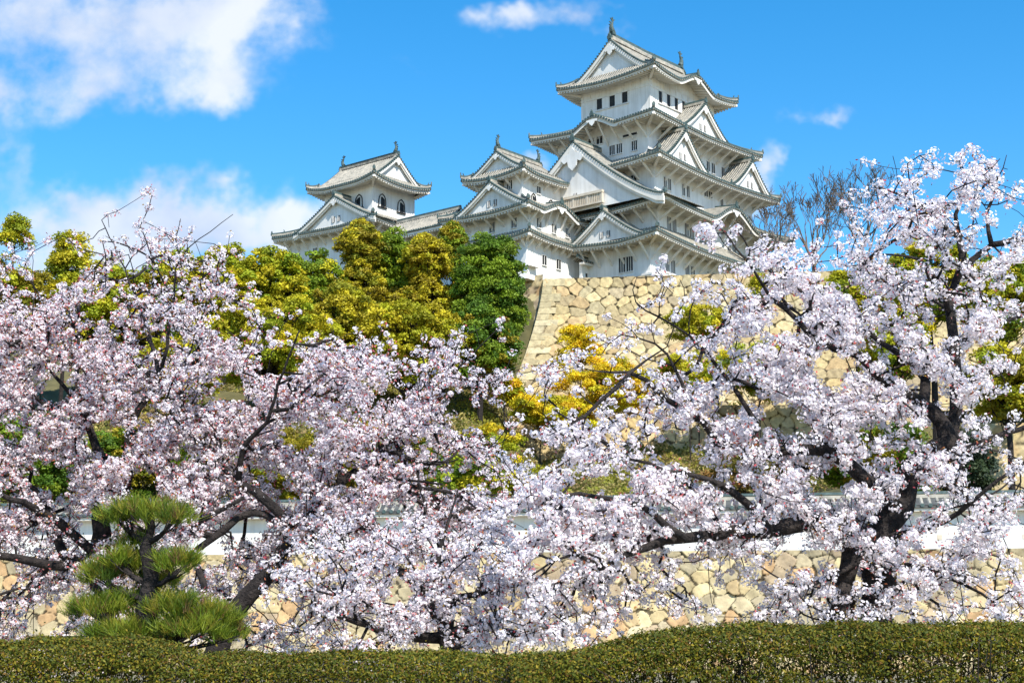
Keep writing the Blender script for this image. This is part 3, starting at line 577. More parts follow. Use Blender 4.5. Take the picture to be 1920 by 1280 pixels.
window(iv, 'W', -13.0, 37.3, 57.0, 1.15, 1.25, shape='bell'); window(iv, 'S', 34.9, -11.3, 57.0, 1.15, 1.25, shape='bell'); window(iv, 'S', 34.9, -7.8, 57.0, 1.15, 1.25, shape='bell')
window(iv, 'W', -14.2, 44, 51.2, .7, .9, 2); window(iv, 'W', -14.2, 40, 51.2, .7, .9, 2)

# --- little roofed wall between turret and keep ----------------------------------
dw = empty('roofed_wall', CO, BETA); tag(dw, 'short white wall with small tiled roof between west turret and main tower', 'roofed wall')
m = MB(); m.box(-5.4, 2.3, 7.2, 7.6, 42.3, 45.6); m.build('wall', 'plaster', dw)
m = MB(); cs, p, n = cols_for(8.6); vs = []; fs = []; mi = []
for (b, dz, j) in cs:
    for y, z in ((6.5, 45.7), (6.95, 45.95), (7.4, 46.25), (8.1, 45.8)): vs.append((-6.0+b, y, z+dz))
for c in range(len(cs)-1):
    for r_ in range(3): i = c*4+r_; fs.append((i, i+4, i+5, i+1)); mi.append(1 if cs[c][2] in (1, 2, 3) else 0)
m.add(vs, fs, mi)
for i in range(n):
    x = -6+(i+.5)*p; m.add([(x+.13*math.cos(t*math.pi/3), 6.45, 45.7+.13*math.sin(t*math.pi/3)) for t in range(6)], [tuple(range(6))], 2)
ridge_bar(m, [(-6, 7.4, 46.2), (2.6, 7.4, 46.2)], .3, .35); ornament(m, (-6, 7.4, 46.3), (-1, 0), .5)
ro = m.build('roof', ['tile_pan', 'tile_rib', 'tile_end'], dw); m = MB(); m.box(-5.9, 2.5, 6.55, 7.2, 45.3, 45.55); m.build('eaves', 'plaster_trim', ro)
for a in (-4.6, -2.6): window(dw, 'S', 7.2, a, 44.2, .35, .45, 0)

# --- long white plaster wall on the low stone wall --------------------------------
lw = empty('plaster_wall', (-48, 90.25, 0), math.atan2(-14, 96)); tag(lw, 'long white plaster wall with grey tiled coping on top of low stone wall', 'roofed wall')
LL = 97.0; m = MB(); m.box(0, LL, 0, .45, 6.1, 8.25)
m.build('wall', 'plaster', lw)
m = MB(); cs, p, n = cols_for(LL); vs = []; fs = []; mi = []
for (b, dz, j) in cs:
    for y, z in ((-.65, 8.35), (-.2, 8.55), (.22, 8.85), (1.1, 8.35)): vs.append((b, y, z+dz*.7))
for c in range(len(cs)-1):
    for r_ in range(3): i = c*4+r_; fs.append((i, i+4, i+5, i+1)); mi.append(1 if cs[c][2] in (1, 2, 3) else 0)
m.add(vs, fs, mi)
for i in range(n): x = (i+.5)*p; m.add([(x+.11*math.cos(t*math.pi/3), -.69, 8.34+.11*math.sin(t*math.pi/3)) for t in range(6)], [tuple(range(6))], 2)
m.box(0, LL, -.64, -.5, 8.2, 8.33, 0); ridge_bar(m, [(0, .22, 8.82), (LL, .22, 8.82)], .3, .3); ro = m.build('roof', ['tile_pan', 'tile_rib', 'tile_end'], lw)
m = MB(); m.box(0, LL, -.55, 0, 8.05, 8.2); m.build('eaves', 'plaster_trim', ro)
for i in range(46):
    m = MB(); x = 1.2+i*2.1; s = .13; m.box(x-s, x+s, -.015, .05, 6.75-s, 6.75+s, 0); o = m.build('loophole', 'timber_pale', lw)

# ================================================================== vegetation
def rand_unit(n):
    v = rng.normal(size=(n, 3)); return v/np.linalg.norm(v, axis=1)[:, None]
def quads(C, Nrm, sx, sy, jitter=0.0):
    """leaf quads: centres C, normals Nrm, half sizes; random spin"""
    n = len(C); r = rand_unit(n); a = np.cross(Nrm, r); a /= np.linalg.norm(a, axis=1)[:, None]+1e-9; b = np.cross(Nrm, a)
    sx = np.broadcast_to(sx, n)[:, None]; sy = np.broadcast_to(sy, n)[:, None]
    V = np.stack([C-a*sx, C-b*sy*.9+a*sx*.1, C+a*sx, C+b*sy], 1); return V.reshape(-1, 3)
def branching(m, p, d, L, r, depth, spread=.5, up=.1, n=2, nseg=4, minr=.01, ratio=.72):
    pts = [p.copy()]; rad = [r]; q = p.copy(); dd = d.copy()
    for i in range(nseg):
        dd = (dd+Vector((random.gauss(0, .13), random.gauss(0, .13), random.gauss(0, .1)+up*.25))).normalized(); q = q+dd*(L/nseg); pts.append(q.copy()); rad.append(max(minr, r*(1-.45*(i+1)/nseg)))
    m.tube(pts, rad, 6 if depth > 3 else (4 if depth > 1 else 3))
    if depth == 0: return
    for i in range(n+(random.random() < .45)):
        k = random.choice(range(2, nseg+1)) if i else nseg; ax = Vector((random.gauss(0, 1), random.gauss(0, 1), random.gauss(0, .6))).normalized()
        nd_ = (dd+ax*spread*(1 if i else .6)+Vector((0, 0, up))).normalized(); branching(m, pts[k], nd_, L*ratio*random.uniform(.75, 1.1), rad[k]*.75, depth-1, spread, up, n, nseg, minr, ratio)

# --- evergreen trees on the castle hill -------------------------------------------
def hz1(x, y): return float(hill_z(np.array([x]), np.array([y]))[0])
def hill_tree(name, label, cat, px, ptop, pbot, pw, Y, cols, kind='round', leaf=.30, dens=1.0, group='evergreen trees on the castle hill', clump=.86):
    top = at(px, ptop, Y); bot = at(px, pbot, Y); sc = Y/FPX; Wd = pw*sc/2; x = top[0]; zt, zb = top[2], bot[2]; zg = hz1(x, Y)-.4
    root = empty(name, (x, Y, zg)); tag(root, label, cat, group)
    H = zt-zb; cl = []
    nb = int((13 if kind == 'cone' else 16)*dens*max(.6, (Wd*H)/18)*3.6)
    for i in range(nb):
        for _ in range(30):
            u = rand_unit(1)[0]; rr = random.random()**.35
            if kind == 'cone':
                t = random.random()**.8; w_ = Wd*(1-t)**.42*(.75+.35*math.sin(t*14+px)); a = random.random()*6.28; s_ = random.random()**.4
                c = np.array([w_*s_*math.cos(a), w_*s_*math.sin(a), zb+H*t*.96-zg]); break
            c = np.array([u[0]*Wd*rr*.86, u[1]*Wd*rr*.8, (zb+zt)/2-zg+u[2]*H/2*rr*.88])
            if kind == 'layer': c[2] = zb-zg+H*(random.random()**.7*.9+.05); w_ = 1-.6*((c[2]-(zb-zg))/H)**2; c[0] = random.uniform(-1, 1)*Wd*w_*.8; c[1] = random.uniform(-1, 1)*Wd*w_*.7
            break
        r_ = clump*random.uniform(.6, 1.25)*(.74 if kind == 'cone' else 1); cl.append((c, r_, random.choice(cols), random.uniform(.78, 1.2)))
    Vs = []; Cs = []
    for c, r_, co_, br in cl:
        n = int(150*r_*r_*(.30/leaf)**2*1.7)+12; u = rand_unit(n); u[:, 2] = np.where(u[:, 2] < -.35, -u[:, 2], u[:, 2]); rr = rng.uniform(.2, 1.2, n)**.6
        sq = np.array([1, 1, .78])*rng.uniform(.75, 1.25, 3); P0 = 0
        P = c+u*(rr*r_)[:, None]*sq; nrm = u*.65+rand_unit(n)*.95+np.array([0, 0, .35]); nrm /= np.linalg.norm(nrm, axis=1)[:, None]
        s_ = leaf*rng.uniform(.55, 1.1, n)*.62; Vs.append(quads(P, nrm, s_, s_*.62)); cc_ = np.array(co_)*br*rng.uniform(.75, 1.25, (n, 1)); Cs.append(np.repeat(cc_, 4, 0))
    np_mesh('crown', np.concatenate(Vs), 4, 'leaf', np.clip(np.concatenate(Cs), 0, 1), root)
    m = MB(); r0 = max(.18, Wd*.06) if name != 'bush' else .06; hc = zb-zg+H*.9
    m.tube([(0, 0, -.5), (r0*.5, 0, hc*.4), (-r0*.4, r0*.3, hc*.75), (0, 0, hc)], [r0*1.3, r0, r0*.6, .04], 7)
    for c, r_, _, _ in cl[::2]:
        z0 = max(.5, min(hc*.95, c[2]-random.uniform(.8, 2.2))); m.tube([(0, 0, z0), tuple(c*np.array([.5, .5, 0])+np.array([0, 0, z0+(c[2]-z0)*.3])), tuple(c)], [r0*.35, r0*.22, .03], 4)
    m.build('trunk', 'bark', root); return root
YG = [(.44, .44, .022), (.52, .47, .022), (.35, .40, .022), (.60, .51, .025)]; GR = [(.22, .31, .02), (.28, .36, .025), (.16, .25, .02)]
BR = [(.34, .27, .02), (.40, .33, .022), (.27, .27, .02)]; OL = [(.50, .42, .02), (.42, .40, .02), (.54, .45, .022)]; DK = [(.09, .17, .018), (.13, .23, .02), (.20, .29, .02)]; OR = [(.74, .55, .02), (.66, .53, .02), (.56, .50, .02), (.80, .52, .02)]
for a in (
    ('evergreen_tree', 'spindly tree with small flat crown on bare stem at far left skyline', 'tree', 30, 412, 470, 66, 150, YG, 'layer', .26, .7),
    ('evergreen_tree', 'small layered tree rising second from left on skyline', 'tree', 130, 438, 560, 92, 148, YG, 'layer', .26, 1.0),
    ('evergreen_tree', 'dark olive bushy tree at left edge below the spindly tree', 'tree', 20, 475, 660, 190, 145, BR+YG[:1], 'round', .3, 1.1),
    ('evergreen_tree', 'yellow-green bushy tree behind cherry twigs left of centre-left', 'tree', 185, 480, 680, 250, 150, YG, 'round', .3, 1.1),
    ('evergreen_tree', 'dark round tree behind pink twigs between two yellow-green trees', 'tree', 275, 488, 680, 160, 152, BR+DK, 'round', .3, 1.1),
    ('evergreen_tree', 'lemon-green tree showing through tallest twigs of left cherry', 'tree', 335, 462, 680, 150, 155, YG, 'round', .3, 1.2),
    ('evergreen_tree', 'yellow-green tree with domed crown left of the far turret', 'tree', 425, 448, 680, 200, 158, YG, 'round', .3, 1.25),
    ('evergreen_tree', 'bright green-gold tree directly below left tip of far turret roof', 'tree', 515, 455, 680, 190, 160, YG+GR[:1], 'round', .3, 1.25),
    ('evergreen_tree', 'green leafy tree in front of far turret lower wall', 'tree', 592, 460, 670, 170, 163, GR+YG[:2], 'round', .3, 1.25),
    ('evergreen_tree', 'broad golden-green tree low on slope beneath the green leafy tree', 'tree', 510, 550, 740, 300, 145, YG, 'round', .3, 1.2),
    ('evergreen_tree', 'brownish-olive tree whose top covers base of far turret', 'tree', 675, 410, 640, 175, 165, BR+OL[:1], 'cone', .28, 2.6),
    ('evergreen_tree', 'fresh green tree just right of the brownish tree under corridor roof', 'tree', 742, 418, 620, 120, 168, GR+YG[:1], 'round', .3, 1.3),
    ('evergreen_tree', 'olive-gold cypress in middle of row under corridor building', 'tree', 800, 436, 680, 200, 163, OL+BR[:1], 'cone', .28, 2.8),
    ('evergreen_tree', 'slim dark green cypress with pointed top before corridor wall', 'tree', 850, 414, 620, 100, 166, GR+BR, 'cone', .26, 2.4),
    ('evergreen_tree', 'tall dark green tree standing against west turret and stone corner', 'tree', 918, 426, 700, 158, 160, DK+GR[:1], 'round', .27, 2.4),
    ('evergreen_tree', 'deep green bushy tree at foot of the tall dark tree', 'tree', 900, 560, 740, 160, 152, DK+BR[:1], 'round', .28, 1.5),
    ('evergreen_tree', 'olive tree on slope below the cypresses', 'tree', 770, 560, 740, 260, 148, OL+YG[:1], 'round', .3, 1.3),
    ('evergreen_tree', 'brown-green tree on slope below the brownish tree', 'tree', 640, 525, 700, 190, 154, BR+OL, 'round', .3, 1.3),
    ('evergreen_tree', 'golden shrub-like tree low on slope seen through the left blossoms', 'tree', 330, 620, 780, 220, 138, YG+OL, 'round', .3, 1.0),
    ('evergreen_tree', 'yellow-green tree low between bare trees and right cherry crown', 'tree', 1600, 490, 660, 130, 152, YG+GR[:1], 'round', .3, 1.1),
    ('evergreen_tree', 'yellow-green tree behind white blossoms right of bare trees', 'tree', 1735, 440, 620, 200, 150, YG+GR[:1], 'round', .3, 1.2),
    ('evergreen_tree', 'green-gold tree at right edge just below top of cherry crown', 'tree', 1870, 468, 660, 190, 145, YG+GR, 'round', .3, 1.2),
    ('evergreen_tree', 'darker gold-green tree at right edge above cream stone wall', 'tree', 1880, 640, 800, 190, 125, YG+BR, 'round', .3, 1.3),
    ('evergreen_tree', 'dusky dark green tree at far right before cream stone wall', 'tree', 1800, 815, 945, 130, 118, [(.05, .075, .03), (.03, .05, .03)], 'round', .26, 1.6),
    ('evergreen_tree', 'yellow-green tree glimpsed between black cherry limbs on right', 'tree', 1665, 560, 730, 180, 150, YG+GR[:1], 'round', .3, 1.1)):
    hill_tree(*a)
BG = 'golden bushes before the great stone base'
SL = 'shrubs on the lower slope'
for a in (
    ('bush', 'dark green shrub low on slope behind leftmost cherry limbs', 'bush', 60, 760, 960, 260, 108, DK+GR, 'round', .2, 1.6),
    ('bush', 'olive shrub behind upper limbs of far-left cherry', 'bush', 260, 790, 960, 240, 112, BR+DK, 'round', .2, 1.6),
    ('bush', 'mid green shrub on slope above the pruned pine', 'bush', 420, 800, 970, 220, 106, GR+BR, 'round', .2, 1.6),
    ('bush', 'brownish shrub on slope behind forked black limbs', 'bush', 590, 790, 970, 240, 110, BR, 'round', .2, 1.6),
    ('bush', 'dark shrub on slope between centre cherries', 'bush', 760, 770, 960, 240, 112, DK+BR, 'round', .2, 1.6),
    ('bush', 'yellow-green shrub patch showing through thin blossom below centre', 'bush', 880, 850, 965, 150, 104, YG+GR, 'round', .2, 1.5),
    ('bush', 'russet-brown shrub behind middle of long cherry limb', 'bush', 1420, 820, 960, 240, 108, [(.28, .15, .04), (.22, .14, .03), (.2, .18, .03)], 'round', .2, 1.3),
    ('bush', 'dark green shrub behind thick trunk of right cherry', 'bush', 1640, 780, 960, 260, 108, DK+BR, 'round', .2, 1.6)):
    hill_tree(*a, group=SL, clump=.7)
for a in (
    ('bush', 'golden sapling with twiggy top against the stone base centre', 'bush', 1088, 612, 740, 130, 158, OR, 'layer', .22, .8),
    ('bush', 'bright gold bush at lower left corner of the great stone base', 'bush', 1012, 735, 805, 135, 155, OR+YG[:1], 'round', .22, 1.6),
    ('bush', 'wide gold bush behind forked black cherry limb', 'bush', 1150, 672, 790, 190, 154, OR, 'round', .22, 1.5),
    ('bush', 'orange-gold bush low between terrace wall and the wide gold bush', 'bush', 1075, 745, 830, 130, 152, OR, 'round', .22, 1.4),
    ('bush', 'yellow-green bush on stone base right of centre', 'bush', 1305, 568, 650, 150, 160, YG, 'round', .22, 1.4),
    ('bush', 'small yellow-green bush hanging near top of stone base right part', 'bush', 1440, 512, 570, 70, 164, YG+OR[:1], 'round', .22, 1.4),
    ('bush', 'green-gold bush left of stone corner foot behind pink twigs', 'bush', 945, 700, 760, 70, 156, YG+OR, 'round', .22, 1.4),
    ('bush', 'yellow bush below grey terrace stones', 'bush', 925, 795, 880, 150, 140, YG+OR[:2], 'round', .22, 1.4),
    ('bush', 'yellow-green bush behind white blossoms under the wide gold bush', 'bush', 1290, 660, 760, 170, 155, YG, 'round', .22, 1.2),
    ('bush', 'olive bush on slope above the tiled plaster wall', 'bush', 1000, 880, 950, 130, 112, YG+OL, 'round', .2, 1.3),
    ('bush', 'long yellow-green bush on slope behind right cherry crown', 'bush', 1420, 640, 760, 200, 156, YG+GR, 'round', .24, 1.2)):
    hill_tree(*a, group=BG, clump=.75)

# --- bare trees right of the keep ---------------------------------------------------
for px, ptop, Y, h, lab in ((1520, 352, 190, 13, 'leafless grey tree with fine rounded crown just right of the main tower'), (1610, 330, 192, 14, 'taller leafless tree with wispy top, right-hand one of the bare trees'), (1455, 385, 186, 8, 'low brown leafless tree hugging the right wall of the main tower')):
    tp = at(px, ptop, Y); zg = tp[2]-h; root = empty('bare_tree', (tp[0], Y, zg)); tag(root, lab, 'tree', 'leafless trees beside the keep')
    m = MB(); m.tube([(0, 0, -3), (.1, 0, h*.15), (0, .1, h*.3)], [.4, .32, .26], 7)
    for i in range(7):
        a = i*1.256+.3; branching(m, Vector((0, .1, h*(.2+.025*i))), Vector((math.cos(a)*.75, math.sin(a)*.6, .9)).normalized(), h*.28, .17, 5, .62, .12, 2, 3, .035, .76)
    m.build('branches', 'bark_grey', root)

# --- cherry trees ---------------------------------------------------------------------
def kd_of(P):
    k = kdtree.KDTree(len(P))
    for i, p in enumerate(P): k.insert(p, i)
    k.balance(); return k
def grow(limbs, targets, rtip, rexp=.42, step=.16):
    """limbs: list of (points, radii, parent index or None). Connects every target to the nearest wood. -> nodes, parent, minimum radius"""
    P = []; par = []; minr = []; limb_nodes = []
    for pts, rad, pi in limbs:
        pts = [np.array(p) for p in pts]; ids = []; prev = None
        if pi is not None:
            c = limb_nodes[pi]; prev = min(c, key=lambda i: np.linalg.norm(P[i]-pts[0])); pts = [P[prev]]+pts; rad = [rad[0]]+list(rad)
        for s in range(len(pts)-1):
            a, b = pts[s], pts[s+1]; L = np.linalg.norm(b-a); n = max(1, int(L/.18))
            p0 = pts[s-1] if s else 2*a-b; p3 = pts[s+2] if s+2 < len(pts) else 2*b-a
            for k in range(n if s < len(pts)-2 else n+1):
                if k == 0 and s == 0 and prev is not None: continue
                t = k/n; q = .5*((2*a)+(-p0+b)*t+(2*p0-5*a+4*b-p3)*t*t+(-p0+3*a-3*b+p3)*t**3)
                q = q+rng.normal(0, .012, 3); P.append(q); par.append(-1 if prev is None else prev); minr.append(rad[s]*(1-t)+rad[s+1]*t); prev = len(P)-1; ids.append(prev)
        limb_nodes.append(ids)
    k = kd_of(P); T = np.array(targets); dist = np.array([k.find(p)[2] for p in T]); order = np.argsort(dist); T = T[order]; tips = []
    bs = max(60, len(T)//45)
    for s in range(0, len(T), bs):
        k = kd_of(P)
        for t in T[s:s+bs]:
            c = k.find_n(t, 5); best = None
            for (co_, i, d_) in c:
                pd = P[i]-P[par[i]] if par[i] >= 0 else np.array([0, 0, 1.]); pd = pd/(np.linalg.norm(pd)+1e-9); v = t-P[i]; cs_ = v@pd/(np.linalg.norm(v)+1e-9); sc_ = d_*(1.35-.45*cs_)
                if best is None or sc_ < best[0]: best = (sc_, i, d_, pd)
            _, i, d_, pd = best; n = max(1, int(d_/step)); a = P[i]; mid = (a+t)/2+pd*d_*.18+np.array([0, 0, -.04*d_])+rng.normal(0, .05*d_, 3); prev = i
            for q in range(1, n+1):
                u = q/n; pt = (1-u)**2*a+2*u*(1-u)*mid+u*u*t; P.append(pt); par.append(prev); minr.append(0); prev = len(P)-1
            tips.append(prev)
    N = len(P); cnt = np.zeros(N)
    for t in tips: cnt[t] += 1
    for i in range(N-1, -1, -1):
        if par[i] >= 0: cnt[par[i]] += cnt[i]
    P = np.array(P); rad = np.maximum(rtip*np.maximum(cnt, 1)**rexp, np.array(minr)); rad = np.minimum(rad, np.where(np.array(minr) > 0, np.maximum(np.array(minr)*1.1, .01), .035)); return P, par, rad, cnt, tips
def wood_mesh(P, par, rad, cnt, name, parent, material='bark'):
    N = len(P); kids = [[] for _ in range(N)]
    for i, p in enumerate(par):
        if p >= 0: kids[p].append(i)
    m = MB(); starts = [i for i in range(N) if par[i] < 0]; stack = [(None, i) for i in starts]
    while stack:
        fr, i = stack.pop(); ch = [] if fr is None else [fr]; rr = [] if fr is None else [min(rad[fr], rad[i]*1.25)]
        while True:
            ch.append(i); rr.append(rad[i])
            if not kids[i]: break
            ks = sorted(kids[i], key=lambda q: -cnt[q]-1000*rad[q])
            for q in ks[1:]: stack.append((i, q))
            i = ks[0]
        if len(ch) < 2: continue
        mr = max(rr); m.tube([P[q] for q in ch], rr, 9 if mr > .08 else (6 if mr > .03 else 3))
    return m.build(name, material, parent, smooth=True)
def flowers(C, size, outw, tone, pink):
    """five-petalled flowers: centres C, facing directions outw"""
    n = len(C); r = rand_unit(n); a = np.cross(outw, r); a /= np.linalg.norm(a, axis=1)[:, None]+1e-9; b = np.cross(outw, a); Vs = np.empty((n, 5, 4, 3)); s = size[:, None]
    cup = rng.uniform(.15, .75, n)[:, None]
    for k in range(5):
        th = 2*math.pi*k/5; d = a*math.cos(th)+b*math.sin(th); t = -a*math.sin(th)+b*math.cos(th)
        Vs[:, k, 0] = C; Vs[:, k, 1] = C+d*s*.62+t*s*.42+outw*s*cup*.5; Vs[:, k, 2] = C+d*s*1.0+outw*s*cup*.75; Vs[:, k, 3] = C+d*s*.62-t*s*.42+outw*s*cup*.5
    white = np.array([.975, .965, .975]); pk = np.array([.96, .76, .82]); k = rng.beta(1.3, 4, n)[:, None]*pink
    base = (white*(1-k)+pk*k)*tone[:, None]; cen = base*np.array([.97, .82, .85]); cols_ = np.empty((n, 5, 4, 3)); cols_[:] = base[:, None, None, :]; cols_[:, :, 0] = cen[:, None, :]
    return Vs.reshape(-1, 3), cols_.reshape(-1, 3)
def cherry(label, limbs, targets, fsize=.024, per=13, crad=.085, pink=1.0, budn=4, rtip=.005, seed=1):
    global rng
    rng = np.random.default_rng(seed); P, par, rad, cnt, tips = grow(limbs, targets, rtip)
    root = empty('cherry_tree', tuple(P[0])); tag(root, label, 'cherry tree', 'cherry trees in blossom'); P = P-P[0]
    wood_mesh(P, par, rad, cnt, 'trunk', root)
    # blossom clusters sit on the tips and along the last stretch of each twig
    C = []; 
    for t in tips:
        if random.random() < .16: continue      # some bare twigs
        C.append(P[t]); q = par[t]
        if q >= 0 and random.random() < .45: C.append(P[q])
    C = np.array(C); nC = len(C); k = rng.poisson(per, nC); idx = np.repeat(np.arange(nC), k); n = len(idx)
    u = rand_unit(n); cr = crad*rng.uniform(.55, 1.25, nC)[idx]; pos = C[idx]+u*(cr*rng.uniform(.35, 1, n)**.6)[:, None]*np.array([1, 1, .85])
    ow = u*1.1+rand_unit(n)*.35+np.array([0, 0, .1]); ow /= np.linalg.norm(ow, axis=1)[:, None]
    tone = rng.uniform(.93, 1.05, nC)[idx]*rng.uniform(.93, 1.03, n)
    V, Cc = flowers(pos, fsize*rng.uniform(.8, 1.15, n), ow, tone, pink); np_mesh('blossom', V, 4, 'petal', np.clip(Cc, 0, 1), root)
    nb = nC*budn; idx = rng.integers(0, nC, nb); u = rand_unit(nb); p0 = C[idx]+u*(crad*rng.uniform(.5, 1.5, nb))[:, None]; s = rng.uniform(.009, .019, nb)
    pal = np.array([(.50, .08, .10), (.60, .16, .15), (.42, .13, .06), (.60, .27, .27), (.36, .22, .05)]); cc_ = pal[rng.integers(0, 5, nb)]
    np_mesh('bud', quads(p0, rand_unit(nb), s*1.5, s*.8), 4, 'bud', np.repeat(cc_, 4, 0), root)
    print(label[:30], 'clusters', nC, 'flowers', n, 'nodes', len(P)); return root

MAPL = {   # how thickly the blossom covers each 60 px cell, row by row from y = 360
 6: '00001100', 7: '01133320', 8: '423345641', 9: '8767765310', 10: '99885786223111210', 11: '9999567889887764200', 12: '99998899999997410', 13: '99999999999999740', 14: '9999999999999752',
 15: '9999999999999987', 16: '8877778999999999', 17: '7755556788888888', 18: '7765567788888888', 19: '6664345665888888', 20: '4441123333677776'}
MAPR = {5: (27, '24571'), 6: (26, '158876'), 7: (22, '5521267556'), 8: (19, '0113578877634'), 9: (18, '01224889986565'), 10: (17, '011224788876786'), 11: (16, '0322345799867673'), 12: (16, '1324677999987762'),
 13: (16, '1555666799985521'), 14: (16, '4665746687877723'), 15: (15, '48988999998876746'), 16: (15, '59999999878887556'), 17: (16, '9776433234888876'), 18: (16, '8886433467887876'), 19: (16, '8863333456665443')}
def sample(rows, n_full, wfun, Yc, Yth, seed, lo=-.8, hi=1.1):
    """points in the crown volume; the thickness of blossom varies smoothly, with gaps between boughs"""
    g = np.random.default_rng(seed); D = np.zeros((24, 36))
    for r_, (c0, s) in rows.items():
        for i, ch in enumerate(s): D[r_, c0+i] = -math.log(1-min((int(ch)/10)**1.15, .88))
    ph = g.uniform(0, 6.28, 12); kx = g.uniform(.015, .055, 12)*g.choice([-1, 1], 12); ky = g.uniform(.02, .07, 12); out = []
    nt_ = int(n_full*36*24*3.4); xs = g.uniform(-60, 2040, nt_); ys = g.uniform(250, 1270, nt_); nrm_ = 35*17
    for x, y in zip(xs[:int(nrm_*n_full*3.6)], ys[:int(nrm_*n_full*3.6)]):
        fx = min(max(x/60-.5, 0), 34.9); fy = min(max(y/60-.5, 0), 22.9); i = int(fx); j = int(fy); u = fx-i; v = fy-j
        d = (D[j, i]*(1-u)+D[j, i+1]*u)*(1-v)+(D[j+1, i]*(1-u)+D[j+1, i+1]*u)*v; d *= wfun(x, y)
        if d <= .02: continue
        nz_ = float(np.sin(kx*x+ky*y+ph).sum())/2.45; d *= max(0, 1+.75*nz_)
        if g.random()*3.6 < d: out.append(at(x, y, Yc(x, y)+g.uniform(lo, hi)*Yth(x, y)))
    return out
def ramp(v, a, b): return min(1, max(0, (v-a)/(b-a)))
ML = {k: (0, v) for k, v in MAPL.items()}
def L(pts, r0, r1, Y, pi=None):   # limb through surveyed points; Y = distance at start and end
    n = len(pts); return ([at(p[0], p[1], (Y[0]+(Y[1]-Y[0])*i/(n-1)) if len(p) < 3 else p[2]) for i, p in enumerate(pts)], [r1+(r0-r1)*(1-i/(n-1))**1.5 for i in range(n)], pi)

# far-left cherry: stem hidden by the pine
limbs = [L([(205, 1262), (200, 1180), (190, 1110), (185, 1046)], .22, .17, (24, 24)),
         L([(192, 1000), (190, 945), (234, 922), (240, 860), (245, 800), (300, 700), (326, 560), (340, 480), (436, 403)], .13, .005, (24, 22.5), 0),
         L([(220, 902), (182, 840), (150, 757), (143, 690), (148, 613), (150, 540)], .08, .015, (23.8, 25), 1),
         L([(113, 984), (60, 950), (0, 926), (-80, 880)], .075, .02, (23.7, 22.5), 0),
         L([(131, 1050), (103, 995), (79, 933), (20, 880), (-60, 820)], .08, .02, (24, 25.5), 0),
         L([(124, 1062), (60, 1052), (0, 1043), (-90, 1030)], .08, .05, (23.6, 22.6), 0),
         L([(150, 757), (100, 700), (30, 640), (-40, 600)], .04, .012, (24.5, 25.5), 2),
         L([(300, 700), (270, 600), (240, 520), (190, 412)], .035, .006, (23, 24.5), 1),
         L([(326, 560), (290, 500), (262, 420)], .02, .005, (23, 23), 1), L([(340, 500), (330, 450), (338, 408)], .015, .005, (22.8, 23), 1)]
T1 = sample(ML, 44, lambda x, y: 1-ramp(x, 280, 420), lambda x, y: 24+.6*math.sin(x*.02), lambda x, y: 1.6, 21)
cherry('pale pink cherry tree at far left with upswept twiggy branches behind the pruned pine', limbs, T1, .0188, 19, .072, .7, 6, seed=3)
# left-centre cherry
limbs = [L([(395, 1262), (420, 1180), (447, 1135), (512, 1067), (529, 1032), (550, 995)], .17, .085, (22.5, 22.5)),
         L([(584, 967), (636, 909), (690, 860), (760, 800), (830, 720), (900, 650), (950, 600)], .075, .005, (22.6, 24), 0),
         L([(498, 936), (447, 902), (395, 857), (350, 800), (340, 720), (370, 620), (400, 520)], .065, .005, (22.4, 24), 0),
         L([(470, 960), (400, 1010), (364, 1032), (381, 1094)], .05, .05, (22.5, 22.2), 0),
         L([(447, 902), (455, 840), (500, 790), (530, 700), (560, 620)], .05, .012, (22.6, 21.5), 2),
         L([(690, 860), (740, 850), (800, 870), (860, 860)], .05, .012, (22.7, 21.8), 1), L([(584, 967), (660, 930), (740, 900), (830, 905)], .06, .015, (22.6, 21.6), 0),
         L([(512, 1067), (580, 1110), (640, 1105), (700, 1130), (760, 1170)], .06, .02, (22.3, 21.2), 0), L([(550, 995), (600, 1010), (680, 990), (760, 1010)], .06, .015, (22.5, 21.5), 0),
         L([(636, 909), (640, 840), (620, 760), (640, 680)], .05, .012, (22.8, 24), 1), L([(361, 991), (400, 960), (457, 933)], .06, .03, (22.4, 22.2), 3)]
T2 = sample(ML, 44, lambda x, y: ramp(x, 270, 400)*(1-ramp(y, 980, 1100)*ramp(x, 480, 680)), lambda x, y: 23+.7*math.sin(x*.015+1), lambda x, y: 1.6, 22)
cherry('large pink-tinged cherry tree left of centre with black forked limbs', limbs, T2, .0188, 19, .072, .55, 5, seed=4)
# low cherry in the middle
limbs = [L([(860, 1275), (850, 1230), (840, 1195)], .16, .13, (20, 20)), L([(743, 1190), (690, 1170), (620, 1150)], .07, .02, (19.8, 19), 0), L([(900, 1170), (960, 1185), (1010, 1180), (1080, 1150)], .08, .015, (19.8, 19), 0),
         L([(850, 1120), (891, 1115), (910, 1080), (960, 1040)], .06, .015, (19.9, 20.5), 0), L([(800, 1120), (760, 1080), (700, 1040), (640, 1010)], .06, .012, (20, 21), 0), L([(891, 1115), (940, 1100), (1000, 1090), (1050, 1040)], .04, .012, (19.9, 20.5), 3), L([(840, 1150), (820, 1060), (840, 980), (860, 920)], .06, .012, (20, 21), 0)]
T3 = sample(ML, 36, lambda x, y: ramp(x, 480, 700)*ramp(y, 950, 1080), lambda x, y: 20, lambda x, y: 1.6, 23)
cherry('low spreading white cherry tree at bottom centre just above the hedge', limbs, T3, .0192, 19, .078, .3, 3, seed=5)
